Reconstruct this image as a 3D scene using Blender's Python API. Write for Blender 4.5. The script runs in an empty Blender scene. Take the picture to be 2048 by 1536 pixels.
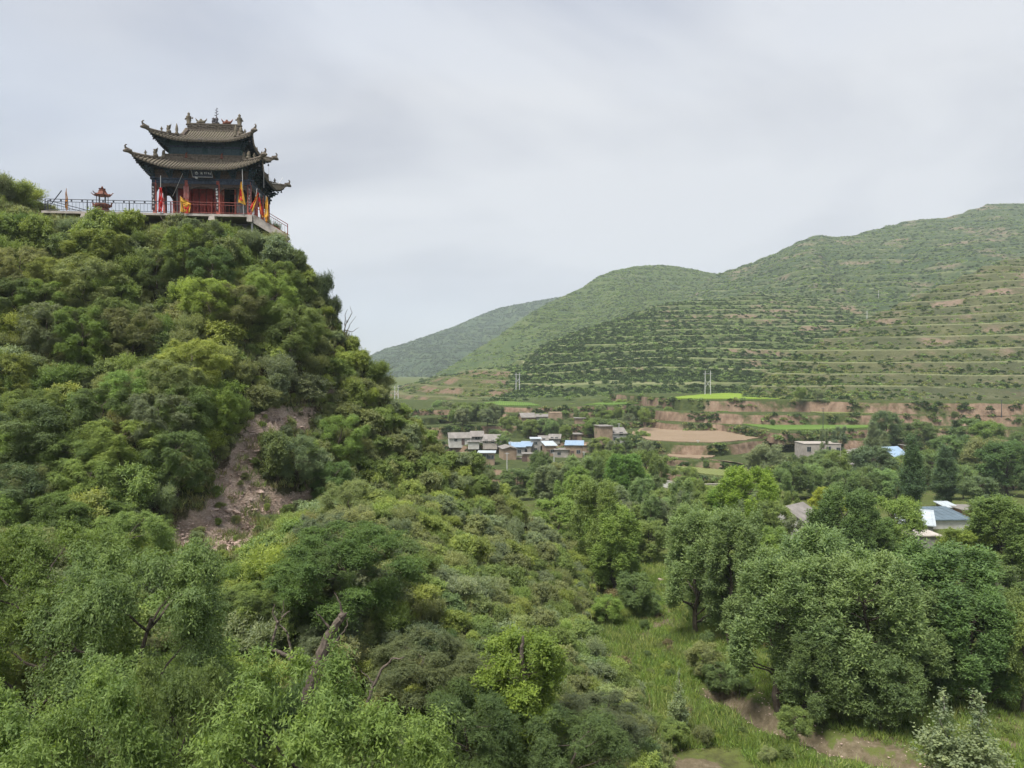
import bpy, math, random
import numpy as np
from mathutils import Vector, Matrix

# ------------------------------------------------------------------ camera, sky, sun, exposure
scene = bpy.context.scene
C = bpy.data.collections.new("valley"); scene.collection.children.link(C)
FPX, CX, CY = 1547.0, 1024.0, 768.0            # focal length and centre in photograph pixels
PITCH = math.atan((CY - 740.0) / FPX)          # horizon at row 740
cam_d = bpy.data.cameras.new("camera"); cam = bpy.data.objects.new("camera", cam_d); C.objects.link(cam)
cam_d.sensor_width = 36.0; cam_d.lens = 36.0 * FPX / 2048.0
cam_d.clip_start = 0.3; cam_d.clip_end = 20000
cam.location = (0, 0, 0); cam.rotation_euler = (math.pi / 2 - PITCH, 0, 0)
scene.camera = cam

SUN_EL, SUN_AZ = math.radians(64), math.radians(-40)   # azimuth from +y (view direction) towards +x; behind-left of the camera
SUN_STRENGTH, SUN_ANGLE, EXPOSURE, SKY_STRENGTH = 1.5, math.radians(24), 2.15, 0.05
world = bpy.data.worlds.new("World"); scene.world = world; world.use_nodes = True
def build_world():
    nt = world.node_tree; nt.nodes.clear()
    N = nt.nodes.new; L = nt.links.new
    out = N('ShaderNodeOutputWorld')
    sky = N('ShaderNodeTexSky'); sky.sky_type = 'NISHITA'; sky.sun_disc = False
    sky.sun_elevation = SUN_EL; sky.sun_rotation = SUN_AZ + math.pi; sky.altitude = 1500; sky.dust_density = 2.5
    b1 = N('ShaderNodeBackground'); b1.inputs['Strength'].default_value = SKY_STRENGTH
    L(sky.outputs[0], b1.inputs['Color'])
    # overcast cloud deck: big soft billows in direction space
    tc = N('ShaderNodeTexCoord'); mp = N('ShaderNodeMapping'); mp.inputs['Scale'].default_value = (1.0, 1.0, 2.6)
    mp.inputs['Rotation'].default_value = (0, 0.22, 0.2)
    L(tc.outputs['Generated'], mp.inputs['Vector'])
    n1 = N('ShaderNodeTexNoise'); n1.inputs['Scale'].default_value = 1.35; n1.inputs['Detail'].default_value = 5; n1.inputs['Roughness'].default_value = 0.5
    n1.inputs['Distortion'].default_value = 0.6
    n2 = N('ShaderNodeTexNoise'); n2.inputs['Scale'].default_value = 0.9; n2.inputs['Detail'].default_value = 3
    L(mp.outputs[0], n1.inputs['Vector']); L(mp.outputs[0], n2.inputs['Vector'])
    r1 = N('ShaderNodeValToRGB'); r1.color_ramp.elements[0].position = 0.36; r1.color_ramp.elements[1].position = 0.64
    r1.color_ramp.elements[0].color = (0.092, 0.097, 0.116, 1); r1.color_ramp.elements[1].color = (0.176, 0.179, 0.187, 1)
    L(n1.outputs['Fac'], r1.inputs['Fac'])
    b2 = N('ShaderNodeBackground'); b2.inputs['Strength'].default_value = 1.0
    L(r1.outputs['Color'], b2.inputs['Color'])
    cov = N('ShaderNodeMapRange'); cov.inputs['From Min'].default_value = 0.42; cov.inputs['From Max'].default_value = 0.58
    cov.inputs['To Min'].default_value = 0.80; cov.inputs['To Max'].default_value = 0.97
    L(n2.outputs['Fac'], cov.inputs['Value'])
    mx = N('ShaderNodeMixShader'); L(cov.outputs[0], mx.inputs['Fac']); L(b1.outputs[0], mx.inputs[1]); L(b2.outputs[0], mx.inputs[2])
    L(mx.outputs[0], out.inputs['Surface'])
build_world()
sun_d = bpy.data.lights.new("sun", 'SUN'); sun_d.energy = SUN_STRENGTH; sun_d.angle = SUN_ANGLE; sun_d.color = (1.0, 0.955, 0.88)
sun = bpy.data.objects.new("sun", sun_d); C.objects.link(sun)
# light comes from behind-left of the camera, high up
sdir = Vector((-math.sin(-SUN_AZ) * math.cos(SUN_EL), -math.cos(SUN_AZ) * math.cos(SUN_EL), math.sin(SUN_EL)))
sun.rotation_euler = sdir.to_track_quat('Z', 'Y').to_euler()
scene.view_settings.view_transform = 'Standard'; scene.view_settings.look = 'None'
scene.view_settings.exposure = EXPOSURE; scene.view_settings.gamma = 1.0; scene.view_settings.use_curve_mapping = False
cy = scene.cycles
cy.max_bounces = 7; cy.diffuse_bounces = 5; cy.glossy_bounces = 2; cy.transmission_bounces = 5; cy.transparent_max_bounces = 6; cy.volume_bounces = 1
cy.use_denoising = True; cy.denoiser = 'OPENIMAGEDENOISE'; cy.denoising_input_passes = 'RGB_ALBEDO_NORMAL'; cy.denoising_prefilter = 'ACCURATE'; cy.use_adaptive_sampling = True; cy.adaptive_threshold = 0.015
cy.sample_clamp_indirect = 4.0

# ------------------------------------------------------------------ helpers
rng = np.random.default_rng(11)
random.seed(5)
def ray(px, py):
    u, v = (px - CX) / FPX, (CY - py) / FPX
    return np.array([u, math.cos(PITCH) + v * math.sin(PITCH), -math.sin(PITCH) + v * math.cos(PITCH)])
def P(px, py, d):                       # the point seen at (px,py) at forward distance d (metres along +y)
    r = ray(px, py); return r * (d / r[1])
def PZ(px, py, z):                      # the point seen at (px,py) on the level plane z
    r = ray(px, py); return r * (z / r[2])
def proj(x, y, z):                      # arrays -> photograph pixels
    f = y * math.cos(PITCH) - z * math.sin(PITCH); u = y * math.sin(PITCH) + z * math.cos(PITCH)
    f = np.where(f > 0.1, f, 0.1)
    return CX + FPX * x / f, CY - FPX * u / f

def _hash(ix, iy, seed):
    h = (ix.astype(np.int64) * 374761393 + iy.astype(np.int64) * 668265263 + seed * 974711) & 0x7fffffff
    h = ((h ^ (h >> 13)) * 1274126177) & 0x7fffffff
    return ((h ^ (h >> 16)) & 0xffff) / 65535.0
def vnoise(x, y, seed=0):
    x = np.asarray(x, float); y = np.asarray(y, float)
    ix, iy = np.floor(x), np.floor(y); fx, fy = x - ix, y - iy
    fx = fx * fx * (3 - 2 * fx); fy = fy * fy * (3 - 2 * fy)
    a = _hash(ix, iy, seed); b = _hash(ix + 1, iy, seed); c = _hash(ix, iy + 1, seed); d = _hash(ix + 1, iy + 1, seed)
    return (a + (b - a) * fx) * (1 - fy) + (c + (d - c) * fx) * fy
def fbm(x, y, seed=0, o=4, g=0.5):
    s = 0; a = 1; t = 0
    for i in range(o):
        s = s + a * vnoise(x * 2 ** i, y * 2 ** i, seed + i * 17); t += a; a *= g
    return s / t - 0.5
def sstep(a, b, x):
    t = np.clip((np.asarray(x, float) - a) / (b - a), 0, 1); return t * t * (3 - 2 * t)
def in_poly(px, py, poly):
    px = np.asarray(px, float); py = np.asarray(py, float)
    r = np.zeros(px.shape, bool); n = len(poly); j = n - 1
    for i in range(n):
        xi, yi = poly[i]; xj, yj = poly[j]
        with np.errstate(divide='ignore', invalid='ignore'):
            c = ((yi > py) != (yj > py)) & (px < (xj - xi) * (py - yi) / (yj - yi + 1e-9) + xi)
        r ^= c; j = i
    return r

def mesh_np(name, V, F, mats=(), smooth=False, attrs=None, midx=None):
    V = np.asarray(V, np.float32); F = np.asarray(F, np.int32); k = F.shape[1]
    me = bpy.data.meshes.new(name)
    me.vertices.add(len(V)); me.vertices.foreach_set('co', V.ravel())
    me.loops.add(F.size); me.loops.foreach_set('vertex_index', F.ravel())
    me.polygons.add(len(F)); me.polygons.foreach_set('loop_start', np.arange(0, F.size, k, dtype=np.int32))
    if midx is not None: me.polygons.foreach_set('material_index', np.asarray(midx, np.int32))
    for m in mats: me.materials.append(m)
    if attrs:
        for n, a in attrs.items():
            a = np.asarray(a, np.float32)
            if a.ndim == 1:
                at = me.attributes.new(n, 'FLOAT', 'POINT'); at.data.foreach_set('value', a)
            else:
                at = me.attributes.new(n, 'FLOAT_VECTOR', 'POINT'); at.data.foreach_set('vector', a.ravel())
    me.polygons.foreach_set('use_smooth', np.full(len(F), bool(smooth)))
    me.update(calc_edges=True)
    return me
def grid_faces(nu, nv):                 # (nu rows, nv columns) of vertices
    i = np.arange(nu - 1)[:, None] * nv + np.arange(nv - 1)[None, :]
    return np.stack([i, i + 1, i + nv + 1, i + nv], -1).reshape(-1, 4)
def link(name, me, parent=None, loc=None):
    o = bpy.data.objects.new(name, me); C.objects.link(o)
    if parent is not None: o.parent = parent
    if loc is not None: o.location = loc
    return o
def tag(o, label=None, cat=None, group=None, kind=None):
    if label: o['label'] = label
    if cat: o['category'] = cat
    if group: o['group'] = group
    if kind: o['kind'] = kind
    return o
def empty(name, loc, rz=0.0, label=None, cat=None, group=None):
    o = bpy.data.objects.new(name, None); C.objects.link(o); o.location = loc; o.rotation_euler = (0, 0, rz)
    o.empty_display_size = 0.2
    return tag(o, label, cat, group)

class MB:                                # collects shapes for ONE mesh
    def __init__(s): s.v = []; s.f = []
    def add(s, V, F):
        b = len(s.v); s.v += [tuple(p) for p in V]; s.f += [tuple(i + b for i in f) for f in F]; return s
    def box(s, c, size, rz=0.0, taper=1.0, M=None):
        x, y, z = size[0] / 2, size[1] / 2, size[2] / 2; ca, sa = math.cos(rz), math.sin(rz)
        V = []
        for dz in (-1, 1):
            t = taper if dz > 0 else 1.0
            for sx, sy in ((-1, -1), (1, -1), (1, 1), (-1, 1)):
                a, b = sx * x * t, sy * y * t
                p = Vector((a * ca - b * sa, a * sa + b * ca, dz * z))
                if M is not None: p = M @ p
                V.append((c[0] + p.x, c[1] + p.y, c[2] + p.z))
        return s.add(V, [(0, 3, 2, 1), (4, 5, 6, 7), (0, 1, 5, 4), (1, 2, 6, 5), (2, 3, 7, 6), (3, 0, 4, 7)])
    def tube(s, pts, rad, k=6, caps=True):
        pts = [Vector(p) for p in pts]; n = len(pts)
        if not hasattr(rad, '__len__'): rad = [rad] * n
        V = []; up = None
        for i, p in enumerate(pts):
            t = (pts[min(i + 1, n - 1)] - pts[max(i - 1, 0)])
            if t.length < 1e-9: t = Vector((0, 0, 1))
            t.normalize()
            if up is None:
                up = Vector((0, 0, 1)) if abs(t.z) < 0.9 else Vector((1, 0, 0))
            a = t.cross(up)
            if a.length < 1e-6: a = t.orthogonal()
            a.normalize(); b = a.cross(t); up = b
            for j in range(k):
                an = 2 * math.pi * j / k
                V.append(p + a * (math.cos(an) * rad[i]) + b * (math.sin(an) * rad[i]))
        F = [(i * k + j, i * k + (j + 1) % k, (i + 1) * k + (j + 1) % k, (i + 1) * k + j) for i in range(n - 1) for j in range(k)]
        if caps: F += [tuple(range(k - 1, -1, -1)), tuple((n - 1) * k + j for j in range(k))]
        return s.add(V, F)
    def lathe(s, c, prof, k=14):
        V = [(c[0] + r * math.cos(2 * math.pi * j / k), c[1] + r * math.sin(2 * math.pi * j / k), c[2] + z) for r, z in prof for j in range(k)]
        n = len(prof)
        F = [(i * k + j, i * k + (j + 1) % k, (i + 1) * k + (j + 1) % k, (i + 1) * k + j) for i in range(n - 1) for j in range(k)]
        F += [tuple(range(k - 1, -1, -1)), tuple((n - 1) * k + j for j in range(k))]
        return s.add(V, F)
    def prism(s, outline, y0, y1):      # outline in xz, extruded along y
        n = len(outline); V = [(x, y0, z) for x, z in outline] + [(x, y1, z) for x, z in outline]
        F = [tuple(range(n)), tuple(range(2 * n - 1, n - 1, -1))] + [(i, i + n, (i + 1) % n + n, (i + 1) % n) for i in range(n)]
        return s.add(V, F)
    def surf(s, G):                      # G: rows of points
        n, m = len(G), len(G[0])
        return s.add([p for r in G for p in r], [(i * m + j, i * m + j + 1, (i + 1) * m + j + 1, (i + 1) * m + j) for i in range(n - 1) for j in range(m - 1)])
    def mesh(s, name, mats, smooth=False):
        me = bpy.data.meshes.new(name); me.from_pydata(s.v, [], s.f)
        for m in (mats if isinstance(mats, (list, tuple)) else [mats]): me.materials.append(m)
        if smooth: me.polygons.foreach_set('use_smooth', np.ones(len(me.polygons), bool))
        me.update(); return me
    def build(s, name, mat, parent=None, smooth=False, loc=None):
        return link(name, s.mesh(name, mat, smooth), parent, loc)

# ------------------------------------------------------------------ materials
def nodes(name):
    m = bpy.data.materials.new(name); m.use_nodes = True; nt = m.node_tree; nt.nodes.clear()
    out = nt.nodes.new('ShaderNodeOutputMaterial')
    return m, nt, out
class G:                                 # tiny node-graph helper
    def __init__(s, nt): s.nt = nt
    def n(s, t, **kw):
        x = s.nt.nodes.new(t)
        for k, v in kw.items():
            if k.startswith('_'): setattr(x, k[1:], v)
            else: s.set(x.inputs[k], v)
        return x
    def set(s, sock, v):
        if hasattr(v, 'is_linked') or isinstance(v, bpy.types.NodeSocket): s.nt.links.new(v, sock)
        else: sock.default_value = v
    def coord(s, kind='Object'): return s.n('ShaderNodeTexCoord').outputs[kind]
    def noise(s, vec, scale, detail=4, rough=0.55, dist=0.0):
        x = s.n('ShaderNodeTexNoise'); s.set(x.inputs['Vector'], vec)
        x.inputs['Scale'].default_value = scale; x.inputs['Detail'].default_value = detail; x.inputs['Roughness'].default_value = rough
        x.inputs['Distortion'].default_value = dist; return x.outputs['Fac']
    def scale(s, vec, sc):
        x = s.n('ShaderNodeMapping'); s.set(x.inputs['Vector'], vec); x.inputs['Scale'].default_value = sc; return x.outputs[0]
    def ramp(s, fac, stops):
        x = s.n('ShaderNodeValToRGB'); s.set(x.inputs['Fac'], fac); cr = x.color_ramp
        while len(cr.elements) < len(stops): cr.elements.new(0.5)
        for e, (p, c) in zip(cr.elements, stops):
            e.position = p; e.color = (*c, 1) if len(c) == 3 else c
        return x.outputs['Color']
    def rng(s, v, a, b, c=0.0, d=1.0):
        x = s.n('ShaderNodeMapRange'); s.set(x.inputs['Value'], v)
        for i, k in zip((a, b, c, d), ('From Min', 'From Max', 'To Min', 'To Max')): x.inputs[k].default_value = i
        return x.outputs[0]
    def mix(s, fac, a, b, mode='MIX'):
        x = s.n('ShaderNodeMix', _data_type='RGBA', _blend_type=mode)
        s.set(x.inputs['Factor'], fac)
        for sock, v in ((x.inputs[6], a), (x.inputs[7], b)):
            if isinstance(v, tuple): sock.default_value = (*v, 1) if len(v) == 3 else v
            else: s.set(sock, v)
        return x.outputs[2]
    def math(s, op, a, b=0.0):
        x = s.n('ShaderNodeMath', _operation=op); s.set(x.inputs[0], a); s.set(x.inputs[1], b); return x.outputs[0]
    def attr(s, name, kind='GEOMETRY', out='Fac'):
        x = s.n('ShaderNodeAttribute', _attribute_type=kind, _attribute_name=name); return x.outputs[out]
    def bump(s, h, strength=0.5, dist=0.1):
        x = s.n('ShaderNodeBump'); x.inputs['Strength'].default_value = strength; x.inputs['Distance'].default_value = dist
        s.set(x.inputs['Height'], h); return x.outputs[0]
    def bsdf(s, out, col, rough=0.9, spec=0.15, normal=None, metal=0.0):
        x = s.n('ShaderNodeBsdfPrincipled')
        if isinstance(col, tuple): x.inputs['Base Color'].default_value = (*col, 1)
        else: s.set(x.inputs['Base Color'], col)
        s.set(x.inputs['Roughness'], rough); s.set(x.inputs['Specular IOR Level'], spec); s.set(x.inputs['Metallic'], metal)
        if normal is not None: s.set(x.inputs['Normal'], normal)
        s.nt.links.new(x.outputs[0], out.inputs['Surface']); return x
def mat_plain(name, col, rough=0.8, var=0.25, scale=3.0, spec=0.2, metal=0.0, dirt=None, bump=0.0):
    m, nt, out = nodes(name); g = G(nt); co = g.coord()
    f = g.noise(co, scale, 5, 0.6)
    a = tuple(c * (1 - var) for c in col); b = tuple(min(1, c * (1 + var)) for c in col)
    c = g.ramp(f, [(0.3, a), (0.7, b)])
    if dirt is not None:
        c = g.mix(g.rng(g.noise(co, scale * 0.35, 6, 0.7), 0.5, 0.72), c, dirt)
    nrm = g.bump(g.noise(co, scale * 6, 4), bump, 0.03) if bump else None
    g.bsdf(out, c, rough, spec, nrm, metal); return m
def mat_leaf(name, trans=0.42, sat=1.0):
    # leaf colour: the plant's own tint, varied per leaf and per spray
    m, nt, out = nodes(name); g = G(nt)
    tint = g.attr('tint', 'INSTANCER', 'Color')
    lv = g.attr('lv'); sv = g.attr('sv')
    c1 = g.mix(g.rng(lv, 0, 1, 0.0, 0.55), tint, g.mix(1.0, tint, (1.4, 1.4, 1.2), 'MULTIPLY'))
    c2 = g.mix(g.rng(sv, 0.1, 1, 0.0, 0.9), g.mix(1.0, c1, (0.68, 0.74, 0.78), 'MULTIPLY'), g.mix(1.0, c1, (1.24, 1.2, 0.95), 'MULTIPLY'))
    p = g.n('ShaderNodeBsdfPrincipled'); g.set(p.inputs['Base Color'], c2); p.inputs['Roughness'].default_value = 0.55
    p.inputs['Specular IOR Level'].default_value = 0.28
    t = g.n('ShaderNodeBsdfTranslucent'); g.set(t.inputs['Color'], g.mix(1.0, c2, (1.2, 1.2, 0.65), 'MULTIPLY'))
    mx = g.n('ShaderNodeMixShader'); mx.inputs['Fac'].default_value = trans
    nt.links.new(p.outputs[0], mx.inputs[1]); nt.links.new(t.outputs[0], mx.inputs[2]); nt.links.new(mx.outputs[0], out.inputs['Surface'])
    return m
M_LEAF = mat_leaf('leaf')
M_GRASS = mat_leaf('grass_blade', 0.35)
M_BARK = mat_plain('bark', (0.085, 0.07, 0.055), 0.95, 0.35, 6, bump=0.5)
M_DEADWOOD = mat_plain('dead_wood', (0.12, 0.098, 0.08), 0.95, 0.4, 5, bump=0.5)
M_PALEBARK = mat_plain('pale_bark', (0.32, 0.3, 0.26), 0.9, 0.3, 4)

_A = 'first second third fourth fifth sixth seventh eighth ninth tenth eleventh twelfth thirteenth fourteenth fifteenth sixteenth seventeenth eighteenth nineteenth twentieth'.split()
ORD = _A + ['twenty-' + a for a in _A[:9]]
_N = 'zero one two three four five six seven eight nine ten eleven twelve thirteen fourteen fifteen sixteen seventeen eighteen nineteen twenty'.split()
NUM = _N + ['twenty-' + a for a in _N[1:10]]
def single_out(things):
    """things whose looks and surroundings agree are told apart by their place in the row, left to right"""
    by = {}
    for o in things: by.setdefault(o['label'], []).append(o)
    for lab, os_ in by.items():
        n = len(os_)
        if n == 1: continue
        os_.sort(key=lambda o: o.location.x / max(1, o.location.y))
        for i, o in enumerate(os_):
            w = 'leftmost of %s' % NUM[n] if i == 0 else ('rightmost of %s' % NUM[n] if i == n - 1 else '%s from left of %s' % (ORD[i], NUM[n]))
            o['label'] = lab + ', ' + w
# ------------------------------------------------------------------ terrain
ROCK_POLY = [(505, 835), (560, 800), (625, 812), (610, 850), (548, 865), (525, 905), (505, 940), (548, 985), (622, 962), (640, 985), (565, 1015), (500, 1085),
             (425, 1128), (355, 1118), (325, 1080), (400, 1010), (430, 950), (455, 895)]
_RX = np.array([-140, -80, -60, -50, -44, -26, -23.6, -19.5, -15.3, -11.8, -8.3, -4.6, -1.2, 3.7, 8.0, 10.0, 14])
_RZ = np.array([24, 21, 19.5, 16.6, 13.9, 13.6, 12.0, 7.9, 1.4, -3.6, -6.9, -9.8, -12.4, -17.0, -22.0, -24.0, -28])
def hill_z(x, y):
    x = np.asarray(x, float); y = np.asarray(y, float)
    R = np.interp(x, _RX, _RZ)
    yr = 76.5 + 3.0 * fbm(x / 18, x * 0, 3, 2) * sstep(-26, -18, x)
    t = yr - y - 0.42 * np.maximum(-32 - x, 0)
    tp = np.maximum(t, 0)
    F = 0.98 * tp - 0.006 * np.maximum(tp - 10, 0) ** 2
    plateau = 11 * (1 - sstep(-25, -18, x))
    F = F + 0.95 * np.maximum(-t - plateau, 0)
    z1 = R - F
    am = sstep(0.5, 6, t)
    z1 = z1 + am * (3.4 * fbm(x / 9, y / 9, 7, 3) + 1.1 * fbm(x / 2.4, y / 2.4, 9, 3))
    toe = 6.2 + 2.2 * np.clip((y - 61) / 15, -1, 1) ** 2; x = x - (toe - 7.4) * sstep(30, 44, y)
    za = -20.2 + np.minimum(0.62 * np.maximum(6.8 - x, 0), 8.5) * sstep(26, 50, y) + 1.0 * fbm(x / 6, y / 6, 21, 3)
    za = za - 3.4 * sstep(6.6, 8.6, x + 1.6 * fbm(y / 5, x / 9, 5, 2)) - 6 * sstep(9.5, 12, x)
    near = -1.75 - 1.8 * np.maximum(y - 0.8, 0)
    za = np.maximum(za, np.maximum(near, -30))
    za = za - 20 * sstep(84, 104, y)
    k = 1.2; h = np.clip(0.5 + 0.5 * (z1 - za) / k, 0, 1)
    return za * (1 - h) + z1 * h + k * h * (1 - h)
GULLY = [(14.0, 51.8), (14.9, 49.8), (16.0, 46.5), (18.6, 43.5), (22.5, 41.2), (28, 39), (36, 36)]
PATH = [PZ(*q, -22)[:2] for q in [(1360, 1175), (1330, 1235), (1280, 1280), (1240, 1345), (1262, 1420), (1330, 1500), (1400, 1570)]]
def dist_poly(x, y, pts):
    d = np.full(np.shape(x), 1e9)
    for (x0, y0), (x1, y1) in zip(pts[:-1], pts[1:]):
        dx, dy = x1 - x0, y1 - y0; L = dx * dx + dy * dy
        t = np.clip(((x - x0) * dx + (y - y0) * dy) / L, 0, 1)
        d = np.minimum(d, np.hypot(x - x0 - t * dx, y - y0 - t * dy))
    return d
def ground_z(x, y):
    x = np.asarray(x, float); y = np.asarray(y, float)
    z = -22 - 6.2 * sstep(95, 200, y) + np.interp(y, [205, 290, 400, 480], [0, 8.7, 13.2, 14.0]) + 0 * x
    z = z + (0.5 * fbm(x / 9, y / 9, 31, 3) + 0.25 * fbm(x / 1.6, y / 1.6, 33, 3)) * (1 - sstep(90, 130, y))
    dg = dist_poly(x, y, GULLY) + 0.7 * fbm(x / 1.5, y / 1.5, 35, 3)
    z = z - 1.1 * (1 - sstep(0.25, 1.1, dg))
    z = z + 0.55 * sstep(12, 16, x) * (1 - sstep(58, 70, y)) * (1 - sstep(60, 80, x))
    return z

def ground_material():
    m, nt, out = nodes('valley_floor'); g = G(nt); co = g.coord()
    n = g.noise(co, 0.12, 6, 0.6); n2 = g.noise(co, 1.3, 5, 0.65)
    grass = g.ramp(n, [(0.3, (0.068, 0.096, 0.024)), (0.5, (0.096, 0.124, 0.032)), (0.7, (0.120, 0.128, 0.044))])
    grass = g.mix(g.rng(n2, 0.45, 0.7), grass, (0.060, 0.060, 0.028))
    dirt = g.ramp(g.noise(co, 2.2, 6, 0.7), [(0.3, (0.095, 0.077, 0.047)), (0.55, (0.16, 0.132, 0.086)), (0.75, (0.26, 0.22, 0.16))])
    e = g.math('ADD', g.attr('dirt'), g.rng(n2, 0.3, 0.7, -0.35, 0.35))
    c = g.mix(g.rng(e, 0.4, 0.62), grass, dirt)
    g.bsdf(out, c, 0.95, 0.1, g.bump(g.noise(co, 3.5, 5, 0.7), 0.6, 0.25)); return m
def hill_material():
    m, nt, out = nodes('hill_earth'); g = G(nt); co = g.coord()
    n = g.noise(co, 0.5, 6, 0.65)
    soil = g.ramp(g.noise(co, 1.1, 6, 0.7), [(0.3, (0.048, 0.036, 0.024)), (0.5, (0.088, 0.068, 0.044)), (0.72, (0.152, 0.116, 0.080))])
    moss = g.ramp(n, [(0.3, (0.032, 0.044, 0.014)), (0.6, (0.068, 0.084, 0.028)), (0.75, (0.120, 0.120, 0.056))])
    base = g.mix(g.rng(g.noise(co, 0.28, 5, 0.6), 0.38, 0.6), soil, moss)
    st = g.scale(co, (1.0, 1.0, 2.6)); mp = nt.nodes[-1] if False else None
    rk = g.ramp(g.noise(st, 0.75, 8, 0.72, 0.6), [(0.28, (0.27, 0.195, 0.155)), (0.45, (0.46, 0.35, 0.275)), (0.6, (0.55, 0.43, 0.35)), (0.8, (0.62, 0.52, 0.44))])
    vor = g.n('ShaderNodeTexVoronoi', Vector=st, Scale=4.5); peb = g.rng(vor.outputs['Distance'], 0.12, 0.5, 1.08, 0.82)
    rk = g.mix(1.0, rk, peb, 'MULTIPLY')
    e = g.math('ADD', g.attr('rock'), g.rng(g.noise(co, 0.9, 6, 0.7), 0.3, 0.7, -0.3, 0.3))
    c = g.mix(g.rng(e, 0.4, 0.6), base, rk)
    h = g.math('ADD', g.noise(st, 2.6, 8, 0.75), g.math('MULTIPLY', vor.outputs['Distance'], 0.35))
    g.bsdf(out, c, 0.95, 0.1, g.bump(h, 0.9, 0.35)); return m

def build_ground():
    def axis(parts):
        a = [np.linspace(p, q, n, endpoint=False) for p, q, n in parts]; return np.concatenate(a + [np.array([parts[-1][1]])])
    xs = axis([(-2400, -300, 20), (-300, -40, 30), (-40, 4, 40), (4, 36, 90), (36, 90, 50), (90, 400, 50), (400, 2600, 24)])
    ys = axis([(-60, 30, 24), (30, 86, 150), (86, 140, 60), (140, 420, 60), (420, 3200, 40)])
    X, Y = np.meshgrid(xs, ys); Z = ground_z(X, Y)
    V = np.stack([X, Y, Z], -1).reshape(-1, 3)
    dg = dist_poly(X, Y, GULLY); dp = dist_poly(X, Y, PATH)
    dirt = np.maximum(1.0 - sstep(0.4, 1.5, dg), 0.5 * (1 - sstep(0.15, 0.7, dp)))
    px, py = proj(X, Y, Z)
    for cx, cy2, rx, ry, s in [(1345, 1248, 40, 14, .9), (1385, 1535, 70, 22, .9), (1750, 1490, 190, 26, .6), (2010, 1470, 60, 60, .6), (1330, 1330, 40, 10, .45), (1250, 1100, 40, 16, .5)]:
        dirt = np.maximum(dirt, s * (1 - sstep(0.5, 1.1, np.hypot((px - cx) / rx, (py - cy2) / ry))) * (Y < 110))
    dirt = np.maximum(dirt, 0.45 * sstep(150, 190, Y) * (np.abs(X) < 300) * (Y < 260))
    o = link('ground', mesh_np('ground', V, grid_faces(*X.shape), [ground_material()], True, {'dirt': dirt.ravel()}))
    tag(o, kind='structure')
build_ground()
def rock_mask(x, y, z):
    px, py = proj(x, y, z)
    px = px + 60 * fbm(x / 1.7, y / 1.7, 51, 4); py = py + 50 * fbm(x / 1.7 + 9, y / 1.7, 53, 3)
    r = in_poly(px, py, ROCK_POLY).astype(float)
    for cx, cy2, rx, ry in [(590, 655, 26, 10), (1178, 1245, 12, 34), (1150, 1140, 12, 20), (735, 705, 16, 22), (770, 770, 14, 20), (655, 775, 16, 30)]:
        r = np.maximum(r, (np.hypot((px - cx) / rx, (py - cy2) / ry) < 1) * 1.0)
    return r * (y > 34)
def build_hill():
    xs = np.concatenate([np.arange(-130, -50, 1.2), np.arange(-50, 13, 0.30)]); ys = np.concatenate([np.arange(-6, 34, 1.0), np.arange(34, 82, 0.30), np.arange(82, 118, 0.9)])
    X, Y = np.meshgrid(xs, ys); Z = hill_z(X, Y)
    R = rock_mask(X, Y, Z)
    k = R.copy()
    for _ in range(3):
        k[1:-1, 1:-1] = (k[1:-1, 1:-1] + k[:-2, 1:-1] + k[2:, 1:-1] + k[1:-1, :-2] + k[1:-1, 2:]) / 5
    # the bare face is a scoured hollow with ledges
    strat = fbm((X + 0.6 * Z) / 1.6, (Z * 1.8 - 0.35 * X) / 1.0, 61, 4)
    Z = Z + k * (-0.5 + 2.1 * strat + 0.8 * fbm(X / 0.9, Y / 0.9, 67, 4))
    V = np.stack([X, Y, Z], -1).reshape(-1, 3)
    o = link('hill', mesh_np('hill', V, grid_faces(*X.shape), [hill_material()], True, {'rock': k.ravel()}))
    tag(o, kind='structure')
build_hill()

# --- far slopes: each is a height field seen from its foot to its crest and over the back
def far_material(name, c_dark, c_mid, c_light, loess, loess_amt, sc=0.02, flat_col=None):
    m, nt, out = nodes(name); g = G(nt); co = g.coord()
    veg = g.ramp(g.noise(co, sc * 4, 8, 0.68), [(0.32, c_dark), (0.5, c_mid), (0.68, c_light)])
    big = g.noise(co, sc * 0.8, 5, 0.6)
    veg = g.mix(g.rng(big, 0.35, 0.65, 0, 0.55), veg, g.mix(1.0, veg, (1.35, 1.25, 1.05), 'MULTIPLY'))
    fl = g.attr('flat'); n = g.noise(co, sc * 9, 6, 0.7)
    flc = flat_col or c_light
    flat2 = g.ramp(g.noise(g.scale(co, (1, 1, 0.2)), sc * 1.6, 4), [(0.35, flc), (0.55, tuple(x * 1.25 for x in flc)), (0.7, tuple(a * .6 + b * .4 for a, b in zip(flc, loess)))])
    c = g.mix(g.rng(g.math('ADD', fl, g.rng(n, 0.3, 0.7, -0.3, 0.3)), 0.45, 0.75), veg, flat2)
    lo = g.math('MULTIPLY', g.attr('cut'), g.rng(g.math('ADD', g.noise(co, sc * 1.2, 3), g.math('MULTIPLY', n, 0.35)), 0.68 - loess_amt, 0.80 - loess_amt))
    lc = g.ramp(g.noise(co, sc * 14, 5, 0.7), [(0.3, tuple(x * 0.62 for x in loess)), (0.7, loess)])
    c = g.mix(lo, c, lc)
    g.bsdf(out, c, 1.0, 0.05, g.bump(g.noise(co, sc * 10, 6, 0.75), 0.8, 1.6)); return m
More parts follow.
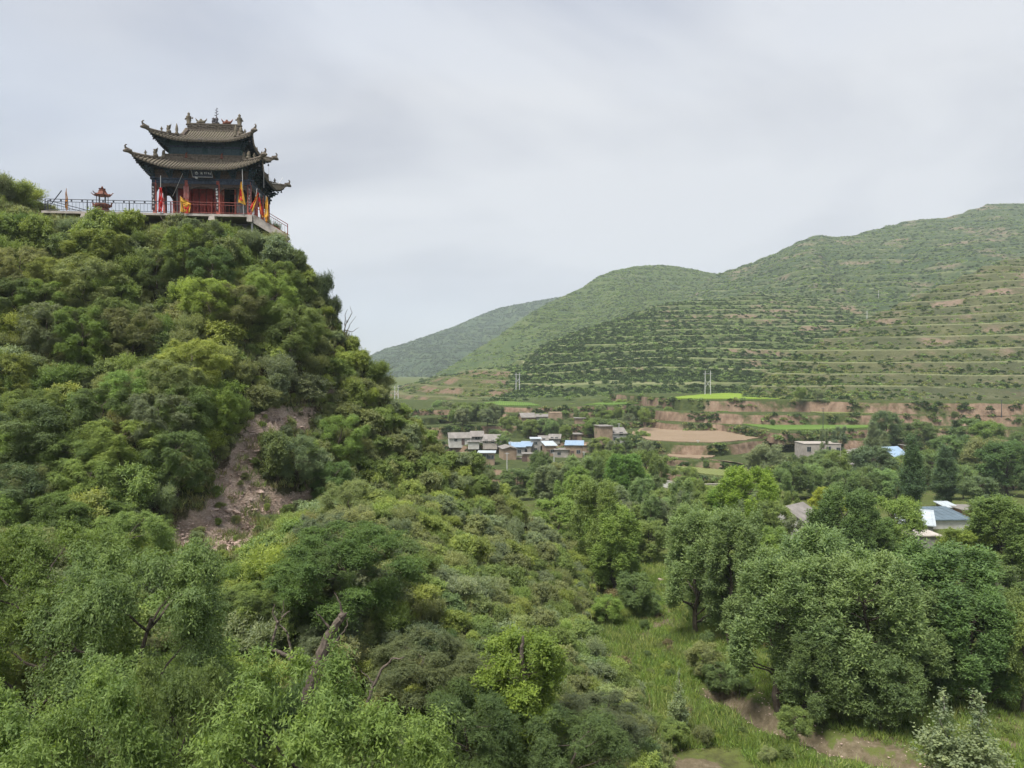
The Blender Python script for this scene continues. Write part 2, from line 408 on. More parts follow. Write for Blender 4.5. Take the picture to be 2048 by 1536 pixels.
def loft(name, mat, foot, crest, step, nu, nv, seed, terr=0.8, shape=1.0, rough=1.0, back=1.2, gul=0.0, gul_px=40):
    """foot/crest: (px, py, depth) lists; the surface climbs from foot to crest, terraced every `step` metres."""
    px = np.linspace(crest[0][0], crest[-1][0], nu)
    def itp(tab, k): return np.interp(px, [q[0] for q in tab], [q[k] for q in tab])
    df, dc = itp(foot, 2), itp(crest, 2)
    r = np.array([ray(p, q) for p, q in zip(px, itp(foot, 1))]); zf = r[:, 2] / r[:, 1] * df
    r = np.array([ray(p, q) for p, q in zip(px, itp(crest, 1))]); zc = r[:, 2] / r[:, 1] * dc
    u = (px - CX) / FPX / math.cos(PITCH)
    t = np.concatenate([np.linspace(0, 1, nv), np.linspace(1, 2, max(8, nv // 8))[1:]])
    T, D0 = np.meshgrid(t, df, indexing='xy'); _, D1 = np.meshgrid(t, dc); _, Z0 = np.meshgrid(t, zf); _, Z1 = np.meshgrid(t, zc); _, U = np.meshgrid(t, u); _, PX = np.meshgrid(t, px)
    up = T <= 1
    D = np.where(up, D0 + (D1 - D0) * T, D1 + (T - 1) * (D1 - D0) * back)
    H = Z1 - Z0
    w = np.where(up, np.clip(T, 0, 1) ** shape, 1 - (T - 1) * back * 0.9)
    X = U * D
    edge = np.clip(np.minimum(T, 1 - T) * 4, 0, 1) * up
    Z = Z0 + H * w
    Z = Z + edge * rough * (fbm(X / 55, D / 55, seed, 4) * 10 + fbm(X / 14, D / 14, seed + 5, 3) * 2.5)
    if gul:
        rdg = np.abs(fbm(PX / gul_px + T * 1.1, T * 0.7 + PX / gul_px * 0.25, seed + 9, 3)) * 2
        Z = Z - edge * gul * (1 - np.clip(rdg * 2.2, 0, 1)) ** 1.5
    ph = (Z + 5.0 * fbm(X / 70, D / 70, seed + 3, 2) * step / 6) / step + 1.2 * fbm(X / 120, D / 90, seed + 13, 2)
    n = np.floor(ph); f = ph - n
    zt = Z - f * step + step * sstep(0.30, 1.0, f) * 1.0
    m = terr * np.clip(0.65 + 1.5 * (fbm(X / 80, D / 80, seed + 23, 3) + 0.2), 0.3, 1) * np.clip(np.minimum(T * 8, 1), 0, 1)
    Zt = Z * (1 - m) + zt * m
    flat = np.where(f < 0.30, 1.0, 0.0) * m + (f >= 0.30) * 0.0
    flat = np.maximum(flat * .6, 1.0 * m * (f > 0.86))
    cut = m * ((f > 0.5) & (f < 0.86)) * np.ones_like(f)
    Zt[:, 0] -= 5.0
    V = np.stack([X, D, Zt], -1)
    o = link(name, mesh_np(name, V.reshape(-1, 3), grid_faces(*X.shape), [mat], True, {'flat': flat.ravel(), 'cut': cut.ravel()}))
    tag(o, kind='structure')
    return V[:, :nv], flat[:, :nv], f[:, :nv], m[:, :nv]

F_FAR = loft('far_hill', far_material('far_forest', (0.024, 0.044, 0.024), (0.040, 0.064, 0.030), (0.068, 0.092, 0.040), (0.240, 0.176, 0.128), -0.2, 0.008),
             [(640, 770, 1350), (1200, 770, 1500)],
             [(640, 775, 2000), (690, 745, 2000), (740, 712, 2050), (770, 697, 2050), (800, 690, 2050), (835, 678, 2100), (870, 666, 2100), (910, 652, 2150), (950, 634, 2150), (985, 620, 2200), (1010, 613, 2200), (1080, 600, 2250), (1130, 592, 2250), (1200, 590, 2250)],
             12, 150, 90, 101, 0.15, 1.0, 2.4, gul=22, gul_px=90)
F_MID = loft('middle_hill', far_material('middle_scrub', (0.040, 0.068, 0.028), (0.064, 0.092, 0.034), (0.092, 0.112, 0.044), (0.256, 0.192, 0.136), -0.12, 0.012),
             [(840, 764, 740), (1500, 740, 800)],
             [(840, 762, 800), (870, 750, 850), (905, 730, 900), (950, 700, 960), (1000, 669, 1020), (1060, 625, 1090), (1100, 604, 1130), (1135, 588, 1170), (1165, 574, 1200), (1195, 553, 1230), (1225, 541, 1250), (1265, 533, 1270), (1320, 529, 1290), (1350, 532, 1300), (1385, 538, 1300), (1420, 546, 1310), (1460, 548, 1320), (1500, 555, 1320)],
             10, 240, 120, 111, 0.3, 0.95, 1.6, gul=14, gul_px=110)
F_BACK = loft('back_hill', far_material('back_scrub', (0.031, 0.054, 0.026), (0.053, 0.077, 0.036), (0.081, 0.097, 0.046), (0.264, 0.200, 0.144), -0.03, 0.014, (0.120, 0.136, 0.064)),
              [(1370, 640, 760), (1500, 640, 640), (2140, 640, 600)],
              [(1370, 600, 1080), (1395, 573, 1100), (1430, 548, 1120), (1470, 535, 1130), (1505, 523, 1140), (1560, 500, 1150), (1595, 482, 1150), (1615, 474, 1150), (1640, 469, 1150), (1665, 473, 1160), (1690, 472, 1160), (1740, 460, 1180), (1800, 444, 1200), (1850, 436, 1200), (1900, 432, 1210), (1930, 421, 1210), (1970, 409, 1220), (2010, 406, 1220), (2060, 404, 1220), (2140, 400, 1220)],
              10, 300, 170, 121, 0.8, 1.0, 1.7, gul=7, gul_px=130)
F_SPUR = loft('terraced_hill', far_material('terrace_scrub', (0.045, 0.068, 0.03), (0.07, 0.096, 0.04), (0.105, 0.124, 0.055), (0.240, 0.180, 0.128), -0.05, 0.03, (0.145, 0.16, 0.078)),
              [(740, 812, 480), (850, 815, 390), (960, 806, 345), (1100, 800, 340), (1300, 797, 345), (1700, 790, 350), (2000, 790, 360)],
              [(740, 800, 640), (800, 772, 640), (850, 757, 620), (905, 746, 580), (960, 737, 540), (1000, 733, 520), (1030, 724, 500), (1060, 706, 510), (1085, 690, 520), (1110, 678, 530), (1160, 660, 550), (1205, 645, 575), (1250, 632, 600), (1290, 617, 615), (1330, 606, 630), (1380, 601, 640), (1420, 600, 650), (1470, 594, 670), (1520, 588, 690), (1600, 590, 720), (1700, 600, 720), (1800, 612, 720), (1900, 625, 700), (2000, 640, 700)],
              5.2, 500, 270, 131, 1.0, 1.0, 0.8)
F_RIGHT = loft('right_hill', far_material('dry_scrub', (0.056, 0.066, 0.036), (0.08, 0.09, 0.048), (0.112, 0.118, 0.065), (0.27, 0.20, 0.15), -0.035, 0.03, (0.14, 0.15, 0.078)),
               [(1480, 800, 285), (1560, 799, 280), (1700, 800, 272), (2200, 803, 262)],
               [(1480, 790, 300), (1520, 757, 315), (1545, 733, 325), (1580, 711, 335), (1620, 690, 350), (1660, 670, 362), (1700, 650, 375), (1750, 628, 390), (1800, 605, 405), (1850, 582, 420), (1900, 562, 435), (1940, 543, 445), (1975, 528, 455), (2010, 518, 465), (2050, 511, 475), (2110, 498, 490), (2200, 480, 500)],
               5.4, 360, 240, 141, 0.95, 0.95, 0.55)

F_LEFT = loft('left_slope', far_material('left_scrub', (0.048, 0.064, 0.028), (0.072, 0.088, 0.036), (0.104, 0.112, 0.048), (0.240, 0.168, 0.120), 0.06, 0.05, (0.120, 0.128, 0.060)),
              [(690, 868, 295), (860, 856, 295), (930, 834, 315), (1000, 806, 350), (1030, 796, 380)],
              [(690, 800, 470), (800, 773, 470), (860, 758, 470), (940, 741, 470), (1000, 740, 460), (1030, 745, 450)],
              4.2, 120, 110, 151, 0.9, 1.0, 0.5)
# --- valley terraces: level benches with a bank below each front edge (edge traced at its own height)
def bank_material():
    m, nt, out = nodes('terrace_bank'); g = G(nt); co = g.coord()
    lo = g.ramp(g.noise(g.scale(co, (1, 1, 0.35)), 0.55, 6, 0.7), [(0.3, (0.136, 0.092, 0.064)), (0.5, (0.232, 0.164, 0.116)), (0.72, (0.320, 0.240, 0.176))])
    gr = g.ramp(g.noise(co, 0.5, 6, 0.65), [(0.3, (0.040, 0.056, 0.022)), (0.55, (0.072, 0.092, 0.034)), (0.75, (0.112, 0.120, 0.048))])
    e = g.math('ADD', g.math('MULTIPLY', g.attr('riser'), 0.5), g.rng(g.noise(co, 0.07, 5, 0.65), 0.35, 0.65, -0.15, 0.42))
    c = g.mix(g.rng(e, 0.47, 0.66), gr, lo)
    c = g.mix(g.math('MULTIPLY', g.attr('lip'), 0.75), c, gr)
    g.bsdf(out, c, 1.0, 0.05, g.bump(g.noise(g.scale(co, (1, 1, 0.4)), 1.2, 6, 0.75), 0.8, 0.6)); return m
M_BANK = bank_material()
def bench(edge, z, drop, back, seed, slope=0.45):
    ex = np.array([PZ(px, py, z) for px, py in edge])
    s = np.concatenate([[0], np.cumsum(np.hypot(*np.diff(ex[:, :2], axis=0).T))])
    n = max(30, int(s[-1] / 0.9)); q = np.linspace(0, s[-1], n)
    x = np.interp(q, s, ex[:, 0]); y = np.interp(q, s, ex[:, 1])
    for _ in range(4): x[1:-1] = (x[:-2] + 2 * x[1:-1] + x[2:]) / 4; y[1:-1] = (y[:-2] + 2 * y[1:-1] + y[2:]) / 4
    y = y + 1.6 * fbm(q / 9, q * 0, seed, 3); x = x + 1.0 * fbm(q / 7, q * 0, seed + 3, 3)
    rows = []; ris = []; lip = []
    for k, f in enumerate(np.linspace(0, 1, 9)):       # bank, from its foot up
        zz = z - drop * (1 - f); off = drop * slope * (1 - f)
        nz = 0.9 * fbm(q / 3.0, zz / 1.5 + 0 * q, seed + 7, 3) * math.sin(math.pi * min(f * 1.05, 1))
        rows.append(np.stack([x, y - off - nz, np.full(n, zz) + (0.25 * fbm(q / 4, q * 0, seed + 5, 2) if k == 8 else 0)], -1)); ris.append(np.full(n, 1.0 if f < 0.97 else 0.2)); lip.append(np.full(n, 1.0 if f > 0.93 else 0.0))
    for k, b in enumerate((0.6, 2, 8, 25, back)):
        rows.append(np.stack([x * (1 + b / np.maximum(y, 1)), y + b, np.full(n, z) + 0.2 * fbm(q / 6, q * 0 + k, seed + 9, 2)], -1)); ris.append(np.full(n, -0.6)); lip.append(np.full(n, 0.6 if k == 0 else 0.0))
    V = np.stack(rows)
    o = link('terrace', mesh_np('terrace', V.reshape(-1, 3), grid_faces(len(rows), n), [M_BANK], True, {'riser': np.concatenate(ris), 'lip': np.concatenate(lip)}))
    tag(o, kind='structure'); return np.stack([x, y, np.full(n, z)], -1)
Z1, Z2, Z3, Z4, Z5, Z6 = -25.4, -23.6, -20.5, -18.0, -14.5, -10.5
BENCHES = []
def B(*a, **k): BENCHES.append(bench(*a, **k))
B([(1225, 922), (1290, 930), (1340, 945), (1440, 957), (1560, 962), (1640, 950), (1760, 950), (1900, 955), (2150, 960)], Z1, 3.2, 90, 201)
B([(1240, 893), (1290, 909), (1335, 917), (1400, 921), (1450, 925), (1500, 936), (1550, 926), (1600, 905), (1700, 900), (1850, 902), (2000, 905), (2150, 908)], Z2, 2.6, 80, 205)
B([(1190, 851), (1245, 866), (1290, 883), (1360, 888), (1430, 889), (1490, 884), (1530, 879), (1570, 881), (1620, 881), (1760, 878), (1900, 878), (2150, 880)], Z3, 3.8, 110, 209)
B([(1230, 831), (1290, 840), (1330, 845), (1380, 847), (1440, 847), (1500, 857), (1560, 866), (1640, 862), (1740, 858), (1850, 856), (2000, 857), (2150, 859)], Z4, 3.2, 90, 213)
B([(1220, 809), (1280, 816), (1325, 821), (1400, 824.5), (1450, 826), (1540, 829), (1640, 829), (1740, 829), (1850, 829), (1960, 830), (2150, 832)], Z5, 3.6, 110, 217)
B([(1220, 787), (1270, 790), (1325, 795), (1360, 798), (1430, 800), (1500, 800), (1570, 800), (1640, 801), (1750, 803), (1850, 804), (2150, 806)], Z6, 4.2, 120, 221)
ZV1, ZV2, ZV3, ZV4, ZV5 = -24.6, -22.4, -18.2, -15.8, -13.8
B([(780, 925), (930, 930), (1000, 938), (1060, 944), (1100, 928), (1180, 930), (1270, 926)], ZV1, 4.2, 90, 225)
B([(760, 880), (880, 886), (950, 892), (1060, 884), (1150, 884), (1260, 880)], ZV2, 2.6, 80, 229)
B([(760, 850), (880, 852), (980, 850), (1060, 850), (1140, 849), (1230, 846), (1310, 838)], ZV3, 4.4, 80, 233)
B([(730, 836), (850, 836), (900, 832), (940, 825), (1000, 826), (1080, 827), (1180, 824), (1290, 818), (1420, 812)], ZV4, 3.0, 70, 237)
B([(730, 820), (930, 818), (965, 812), (1020, 814), (1080, 815), (1160, 813), (1230, 812), (1300, 806), (1420, 801)], ZV5, 2.4, 90, 241)

def field(px_poly, z, mat, label, name='field', th=0.25):
    """a crop standing on a bench: outline on the level plane, a real slab of crop height"""
    pts = []
    for (a, b), (c, d) in zip(px_poly, px_poly[1:] + px_poly[:1]):
        for k in range(12): pts.append((a + (c - a) * k / 12, b + (d - b) * k / 12))
    W = [PZ(px, py, z) for px, py in pts]
    W = [(w[0] + 2.2 * float(fbm(w[0] / 4, w[1] / 4, 5, 3)), w[1] + 3.0 * float(fbm(w[0] / 4, w[1] / 4, 8, 3)), w[2]) for w in W]
    n = len(W); V = [(x, y, zz + th) for x, y, zz in W] + [(x, y, zz - 0.3) for x, y, zz in W]
    m = MB(); m.add(V, [tuple(range(n))] + [(i, i + n, (i + 1) % n + n, (i + 1) % n) for i in range(n)])
    return tag(m.build(name, mat), kind='structure')
def crop_mat(name, a, b, rowscale=1.2, dirt=None):
    m, nt, out = nodes(name); g = G(nt); co = g.coord()
    c = g.ramp(g.noise(co, 0.06, 5, 0.6), [(0.3, a), (0.7, b)])
    w = g.n('ShaderNodeTexWave', Vector=g.scale(co, (1, 0.25, 1)), Scale=rowscale * 0.3, Distortion=2.0)
    c = g.mix(g.rng(w.outputs['Fac'], 0.2, 0.9, 0, 0.75), c, g.mix(1.0, c, (0.576, 0.592, 0.560), 'MULTIPLY'))
    c = g.mix(g.rng(g.noise(co, 0.9, 5, 0.7), 0.45, 0.72, 0, 0.65), c, dirt or tuple(x * 0.7 for x in a))
    g.bsdf(out, c, 1.0, 0.05, g.bump(g.noise(co, 2.0, 4, 0.7), 0.6, 0.2)); return m
M_LIME = crop_mat('lime_crop', (0.192, 0.288, 0.040), (0.256, 0.344, 0.064))
M_GREEN = crop_mat('green_crop', (0.104, 0.184, 0.040), (0.152, 0.232, 0.060))
M_PALEGREEN = crop_mat('pale_crop', (0.168, 0.200, 0.068), (0.216, 0.232, 0.096))
M_BROWN = crop_mat('stubble', (0.256, 0.192, 0.132), (0.320, 0.248, 0.176), 2.5, (0.200, 0.144, 0.096))
M_TAN = crop_mat('ripe_crop', (0.336, 0.248, 0.120), (0.400, 0.304, 0.160))
field([(1347, 795), (1400, 790), (1450, 787), (1510, 789), (1570, 796), (1560, 798.5), (1430, 798.5), (1355, 798)], Z6, M_LIME, '')
field([(1260, 868), (1300, 851), (1345, 847), (1385, 851), (1440, 853), (1500, 862), (1522, 876), (1490, 881), (1430, 886), (1360, 885), (1295, 880)], Z3, M_BROWN, '')
field([(1533, 866), (1580, 868), (1630, 870), (1620, 879), (1565, 878), (1528, 876)], Z3, M_LIME, '')
field([(1430, 831), (1500, 834), (1600, 843), (1740, 846), (1830, 850), (1740, 856), (1640, 860), (1560, 861), (1500, 852), (1440, 841)], Z4, M_GREEN, '')
field([(1600, 822), (1740, 820), (1900, 820), (2120, 822), (2120, 830), (1960, 829), (1850, 828), (1740, 828), (1640, 827)], Z5, M_PALEGREEN, '')
field([(1960, 823), (2120, 820), (2120, 828), (1990, 828)], Z5 + 0.3, M_GREEN, '')
field([(1345, 818), (1430, 818), (1455, 824), (1400, 822)], Z5, M_GREEN, '')
field([(1335, 900), (1375, 897), (1425, 905), (1430, 914), (1400, 919), (1340, 914)], Z2, M_BROWN, '')
field([(1415, 920), (1480, 928), (1500, 933), (1450, 923)], Z2, M_BROWN, '')
field([(1350, 934), (1440, 940), (1560, 948), (1560, 957), (1440, 953), (1350, 941)], Z1, M_PALEGREEN, '')
field([(945, 821), (980, 817), (1060, 818), (1080, 824), (1000, 824), (950, 823)], ZV4, M_TAN, '')
field([(968, 806), (1000, 803), (1060, 806), (1082, 812), (1020, 812), (975, 810)], ZV5, M_GREEN, '')
field([(1165, 810), (1220, 804), (1285, 803), (1280, 807), (1230, 810)], ZV5, M_GREEN, '')
field([(1640, 794.5), (1800, 793), (2100, 795), (2100, 799), (1850, 800), (1700, 799)], Z6, M_PALEGREEN, '')
# ------------------------------------------------------------------ vegetation: leaf-built crowns
def unit(a): return a / (np.linalg.norm(a, axis=-1, keepdims=True) + 1e-9)
def leaf_quads(Bp, D, W, L, wid, r):
    """kite leaves: base points, directions, side directions"""
    L = L[..., None]; wid = wid[..., None]
    nrm = unit(np.cross(D, W))
    mid = Bp + D * L * 0.45 + nrm * L * 0.10
    V = np.stack([Bp, mid + W * wid, Bp + D * L - nrm * L * 0.06, mid - W * wid], 1)
    n = len(Bp); return V.reshape(-1, 3), np.arange(n * 4).reshape(n, 4)
def spray_leaves(Cp, A, slen, m, leafL, leafW, r, droop=0.25, spread=0.9, face=None, up_face=.8):
    """twigs (start Cp, axis A) each with m leaves along it"""
    n = len(Cp)
    t = (np.arange(m) + r.uniform(0.2, 0.8, (n, m))) / m
    side = unit(np.cross(A, r.normal(size=(n, 3)))); up2 = np.cross(A, side)
    az = np.arange(m) * 2.4 + r.uniform(0, 6.28, (n, 1))
    rad = side[:, None] * np.cos(az)[..., None] + up2[:, None] * np.sin(az)[..., None]
    sl = slen[:, None] * np.ones((1, m))
    base = Cp[:, None] + A[:, None] * (t * sl)[..., None]
    base[..., 2] -= droop * (t ** 2) * sl
    D = unit(A[:, None] * (1 - spread * 0.6) + rad * spread + r.normal(scale=0.2, size=(n, m, 3)) - np.array([0, 0, droop * 0.8]))
    fc = np.array([0, 0, up_face]) + (0.9 * face[:, None] if face is not None else 0)
    W = unit(np.cross(D, fc + r.normal(scale=.5, size=(n, m, 3))))
    L = leafL * r.uniform(0.65, 1.25, (n, m)); wd = leafW * r.uniform(0.7, 1.2, (n, m)) * 0.5
    V, F = leaf_quads(base.reshape(-1, 3), D.reshape(-1, 3), W.reshape(-1, 3), L.ravel(), wd.ravel(), r)
    lv = np.repeat(r.uniform(0, 1, n * m), 4); sv = np.repeat(r.uniform(0, 1, n), m * 4)
    return V, F, lv, sv
def crown_mesh(name, lobes, n, slen, m, leafL, leafW, r, up=0.4, out=1.0, droop=0.25, shell=0.45, spread=0.9, low=-0.55, lump=0.28, up_face=.8):
    """lobes: (cx,cy,cz, rx,ry,rz).  Twigs fill the outer part of every lobe, uneven in all directions."""
    lob = np.array(lobes, float); wgt = (lob[:, 3] * lob[:, 4] + lob[:, 3] * lob[:, 5] + lob[:, 4] * lob[:, 5]); wgt /= wgt.sum()
    k = r.choice(len(lob), n, p=wgt)
    d = unit(r.normal(size=(n, 3))); d[:, 2] = np.where(d[:, 2] < low, -d[:, 2] * 0.6, d[:, 2]); d = unit(d)
    ph = lob[k, 0] * 3.1 + lob[k, 2] * 1.7
    lumpf = 1 + lump * (np.sin(d[:, 0] * 5 + ph) * np.sin(d[:, 1] * 4.3 + ph * 2) + np.sin(d[:, 2] * 6 + ph * 1.3) * 0.6 + 0.5 * np.sin(d[:, 0] * 11 + d[:, 2] * 9 + ph))
    rho = (shell + (1 - shell) * r.uniform(0, 1, n) ** 0.6) * lumpf
    Cp = lob[k, :3] + d * lob[k, 3:] * rho[:, None]
    A = unit(d * out + np.array([0, 0, up]) + r.normal(scale=0.33, size=(n, 3)))
    sl = slen * r.uniform(0.6, 1.3, n)
    V, F, lv, sv = spray_leaves(Cp - A * sl[:, None] * 0.5, A, sl, m, leafL, leafW, r, droop, spread, d, up_face)
    # sprays of one lobe share part of their tone
    lt = r.uniform(0, 1, len(lob)); sv = 0.62 * sv + 0.38 * np.repeat(lt[k], m * 4)
    return mesh_np(name, V, F, [M_LEAF], False, {'lv': lv, 'sv': sv})
def limb(mb, a, b, r0, r1, r, wob=0.08, n=5, k=5):
    a = np.array(a, float); b = np.array(b, float); L = np.linalg.norm(b - a)
    pts = [a + (b - a) * t + r.normal(scale=wob * L, size=3) * math.sin(math.pi * t) * 0.5 for t in np.linspace(0, 1, n)]
    mb.tube(pts, list(np.linspace(r0, r1, n)), k); return pts
def trunk_mesh(name, h, lobes, r0, r, lean=0.0, mat=None, twigs=2, top=0.75):
    mb = MB(); tp = np.array([lean, 0, h * top])
    pts = [np.array([lean * t ** 1.5 + r.normal(scale=0.015 * h) * (t > 0), r.normal(scale=0.015 * h) * (t > 0), h * top * t]) for t in np.linspace(0, 1, 8)]
    pts[0][2] = -0.5
    mb.tube(pts, list(np.linspace(r0, r0 * 0.25, 8)), 7)
    for l in (lobes if len(lobes) < 30 else lobes[1::4]):
        c = np.array(l[:3]); t = np.clip((c[2] - 0.55 * abs(c[0]) - 0.4 * l[5]) / (h * top) + r.uniform(-.06, .12), 0.16, 0.95)
        i = t * 7; j = int(min(i, 6)); s = pts[j] + (pts[j + 1] - pts[j]) * (i - j)
        p = limb(mb, s, c, r0 * 0.42 * (1 - t * 0.5), r0 * 0.09, r)
        for _ in range(twigs):
            e = c + unit(r.normal(size=3)) * np.array(l[3:]) * 0.85
            limb(mb, p[3], e, r0 * 0.12, r0 * 0.025, r, n=4, k=4)
    return mb.mesh(name, mat or M_BARK)

SPECIES = {}                # species -> list of (trunk mesh, crown mesh, nominal height, nominal width)
def add_species(key, h, w, lobes, n, slen, m, lL, lW, seed, r0=0.16, bark=None, lean=0, top=0.75, twigs=2, **kw):
    r = np.random.default_rng(seed)
    cm = crown_mesh(key + '_crown', lobes, n, slen, m, lL, lW, r, **kw)
    tm = trunk_mesh(key + '_trunk', h, lobes, r0, r, lean, bark, twigs, top)
    co = np.empty(len(cm.vertices) * 3, np.float32); cm.vertices.foreach_get('co', co); co = co.reshape(-1, 3)
    hh = float(np.percentile(co[:, 2], 99.7)); ww = float(np.percentile(co[:, 0], 99.3) - np.percentile(co[:, 0], 0.7))
    SPECIES.setdefault(key, []).append((tm, cm, hh, ww))
def lobes_env(h, w, n, r, base, prof, rl, vz):
    """lobes spread through an uneven crown envelope; prof = width at five heights"""
    L = []
    for i in range(n):
        t = min(.999, max(0.0, (i + r.uniform(.1, .9)) / n)); pw = float(np.interp(t, [0, .3, .6, .85, 1], prof))
        s = w * r.uniform(*rl) * (.55 + .45 * pw); a = i * 2.4 + r.uniform(-.7, .7); q = max(0, w / 2 * pw - s) * r.uniform(.45, 1.05) ** .7
        sz = s * vz * r.uniform(.8, 1.25); z = min(h - sz, h * (base + (1 - base) * t)); L.append((q * math.cos(a), q * math.sin(a), z, s, s, sz))
    return L
def lobes_upright(h, w, n, r, base=0.2): return lobes_env(h, w, n, r, base, [.7, 1.0, .97, .8, .5], (.075, .12), 3.0)
def lobes_round(h, w, n, r, base=0.3): return lobes_env(h, w, n, r, base, [.6, .95, 1.0, .78, .45], (.08, .14), 1.2)
for s in range(4):
    r = np.random.default_rng(300 + s); add_species('willow_poplar', 10, 6.2, lobes_upright(10, 5.6, 24, r, 0.17), 5000, 0.85, 8, 0.22, 0.085, 310 + s, 0.2, up=1.1, out=0.8, droop=0.12, shell=0.5, lump=.2, spread=.75, up_face=.5)
for s in range(3):
    r = np.random.default_rng(330 + s); add_species('round', 8, 6.4, lobes_round(8, 6.4, 24, r, 0.2), 3400, 0.8, 8, 0.21, 0.105, 340 + s, 0.17, up=0.25, droop=0.2)
for s in range(2):
    L = [(0.1 * math.sin(i * 2.1), 0.1 * math.cos(i * 2.1), 2.0 + i * 1.35, 0.95 * (1 - abs(i - 2.2) / 7) , 0.95 * (1 - abs(i - 2.2) / 7), 1.6) for i in range(7)]
    add_species('columnar', 11.5, 2.2, L, 2600, 1.0, 8, 0.19, 0.085, 350 + s, 0.14, M_PALEBARK, top=0.9, up=2.2, out=0.45, droop=0.0, shell=0.5, twigs=1, low=-0.9)
for s in range(2):
    r = np.random.default_rng(360 + s); add_species('spindly', 9, 3.0, lobes_upright(9, 3.0, 12, r, 0.22), 1500, 0.9, 8, 0.2, 0.08, 365 + s, 0.11, up=0.7, droop=0.2)
# big loose trees near the camera: small leaves
for s in range(3):
    r = np.random.default_rng(370 + s); add_species('near_elm', 9, 7.5, lobes_env(9, 7.5, 44, r, .22, [.7, 1, 1, .8, .5], (.06, .11), 1.2), 9000, 0.75, 11, 0.12, 0.052, 375 + s, 0.2, up=0.15, out=0.9, droop=0.5, shell=0.35, twigs=5, lump=0.34)
# young poplars with big pale leaves
for s in range(2):
    r = np.random.default_rng(380 + s)
    L = [(0, 0, 0.9 + i * 0.75, 0.62 * (1 - i / 6.6), 0.62 * (1 - i / 6.6), 0.7) for i in range(6)] + [(0.5 * math.cos(a), 0.5 * math.sin(a), 1.3 + 0.3 * a % 1.2, .45, .45, .8) for a in (0, 1.3, 2.6, 3.9, 5.2)]
    add_species('sapling', 5.6, 2.2, L, 620, 0.6, 7, 0.125, 0.10, 385 + s, 0.05, M_PALEBARK, top=0.92, up=1.0, droop=0.1, shell=0.5)
# hillside shrubs (unit radius about 1 m, scaled up)
SHRUBS = []
def shrub_species(seed, kind):
    r = np.random.default_rng(seed)
    E = lambda n, h, pr, rl, vz: lobes_env(h, 2.0, n, r, .08, pr, rl, vz)
    if kind == 'dome': L = E(13, 1.25, [.8, 1, .95, .7, .4], (.15, .23), .95); kw = dict(n=950, slen=.32, m=8, leafL=.115, leafW=.055, up=.35, droop=.25, lump=.34)
    elif kind == 'fine': L = E(11, 1.35, [.55, .8, 1, .9, .6], (.14, .2), 1.4); kw = dict(n=1100, slen=.42, m=9, leafL=.105, leafW=.034, up=.9, droop=.12, spread=.65, lump=.3)
    elif kind == 'tall': L = E(16, 1.85, [.5, .85, 1, .75, .4], (.13, .2), 1.15); kw = dict(n=1150, slen=.36, m=8, leafL=.12, leafW=.06, up=.4, droop=.3, lump=.34)
    else: L = E(9, 1.1, [1, 1, .8, .6, .3], (.13, .21), .8); kw = dict(n=760, slen=.42, m=8, leafL=.13, leafW=.06, up=.25, droop=.35, lump=.42)
    lob = L; n = kw.pop('n'); slen = kw.pop('slen'); m = kw.pop('m'); lL = kw.pop('leafL'); lW = kw.pop('leafW')
    cm = crown_mesh('shrub_foliage', lob, n, slen, m, lL, lW, r, shell=.4, low=-.3, **kw)
    mb = MB()
    for l in lob:
        limb(mb, (l[0] * .15, l[1] * .15, -.35), l[:3], .028, .012, r, .12, 4, 4)
        limb(mb, l[:3], np.array(l[:3]) + unit(r.normal(size=3) + np.array([0, 0, .8])) * l[3] * .95, .012, .004, r, .12, 3, 3)
    SHRUBS.append((mb.mesh('shrub_stem', M_BARK), cm, kind))
for i, k in enumerate(['dome', 'fine', 'tall', 'loose', 'dome', 'fine', 'loose', 'tall']): shrub_species(400 + i, k)
# cheap bush for far slopes, and grass tufts
def small_bush(seed, n=46, leaf=.55):
    r = np.random.default_rng(seed); d = unit(r.normal(size=(n, 3))); d[:, 2] = np.abs(d[:, 2])
    c = d * r.uniform(.45, 1, (n, 1)) * np.array([1, 1, .85]); D = unit(d + r.normal(scale=.5, size=(n, 3)) + [0, 0, .3]); W = unit(np.cross(D, r.normal(size=(n, 3))))
    V, F = leaf_quads(c - D * leaf * .5, D, W, np.full(n, leaf), np.full(n, leaf * .38), r)
    return mesh_np('scrub_bush', V, F, [M_LEAF], False, {'lv': np.repeat(r.uniform(0, 1, n), 4), 'sv': np.repeat(r.uniform(0, 1, n), 4)})
def tuft(seed, n=34, h=.5, w=.016, mat=None):
    r = np.random.default_rng(seed); a = r.uniform(0, 6.28, n); b = np.stack([.16 * r.normal(size=n), .16 * r.normal(size=n), np.full(n, -.04)], -1)
    D = unit(np.stack([np.cos(a) * r.uniform(.1, .75, n), np.sin(a) * r.uniform(.1, .75, n), np.ones(n)], -1)); W = unit(np.cross(D, r.normal(size=(n, 3))))
    V, F = leaf_quads(b, D, W, h * r.uniform(.5, 1.2, n), np.full(n, w), r)
    return mesh_np('grass_tuft', V, F, [mat or M_GRASS], False, {'lv': np.repeat(r.uniform(0, 1, n), 4), 'sv': np.repeat(r.uniform(0, 1, n), 4)})
BUSH_LIB = [small_bush(500 + i) for i in range(5)]
TUFT_LIB = [tuft(520 + i) for i in range(4)]
def lib_collection(name, meshes):
    c = bpy.data.collections.new(name)
    for i, me in enumerate(meshes):
        o = bpy.data.objects.new('%s_%02d' % (name, i), me); c.objects.link(o)
    return c
COL_BUSH = lib_collection('bushes', BUSH_LIB); COL_TUFT = lib_collection('tufts', TUFT_LIB)
COL_SHRUB = lib_collection('low_shrubs', [s[1] for s in SHRUBS])
_GN = {}
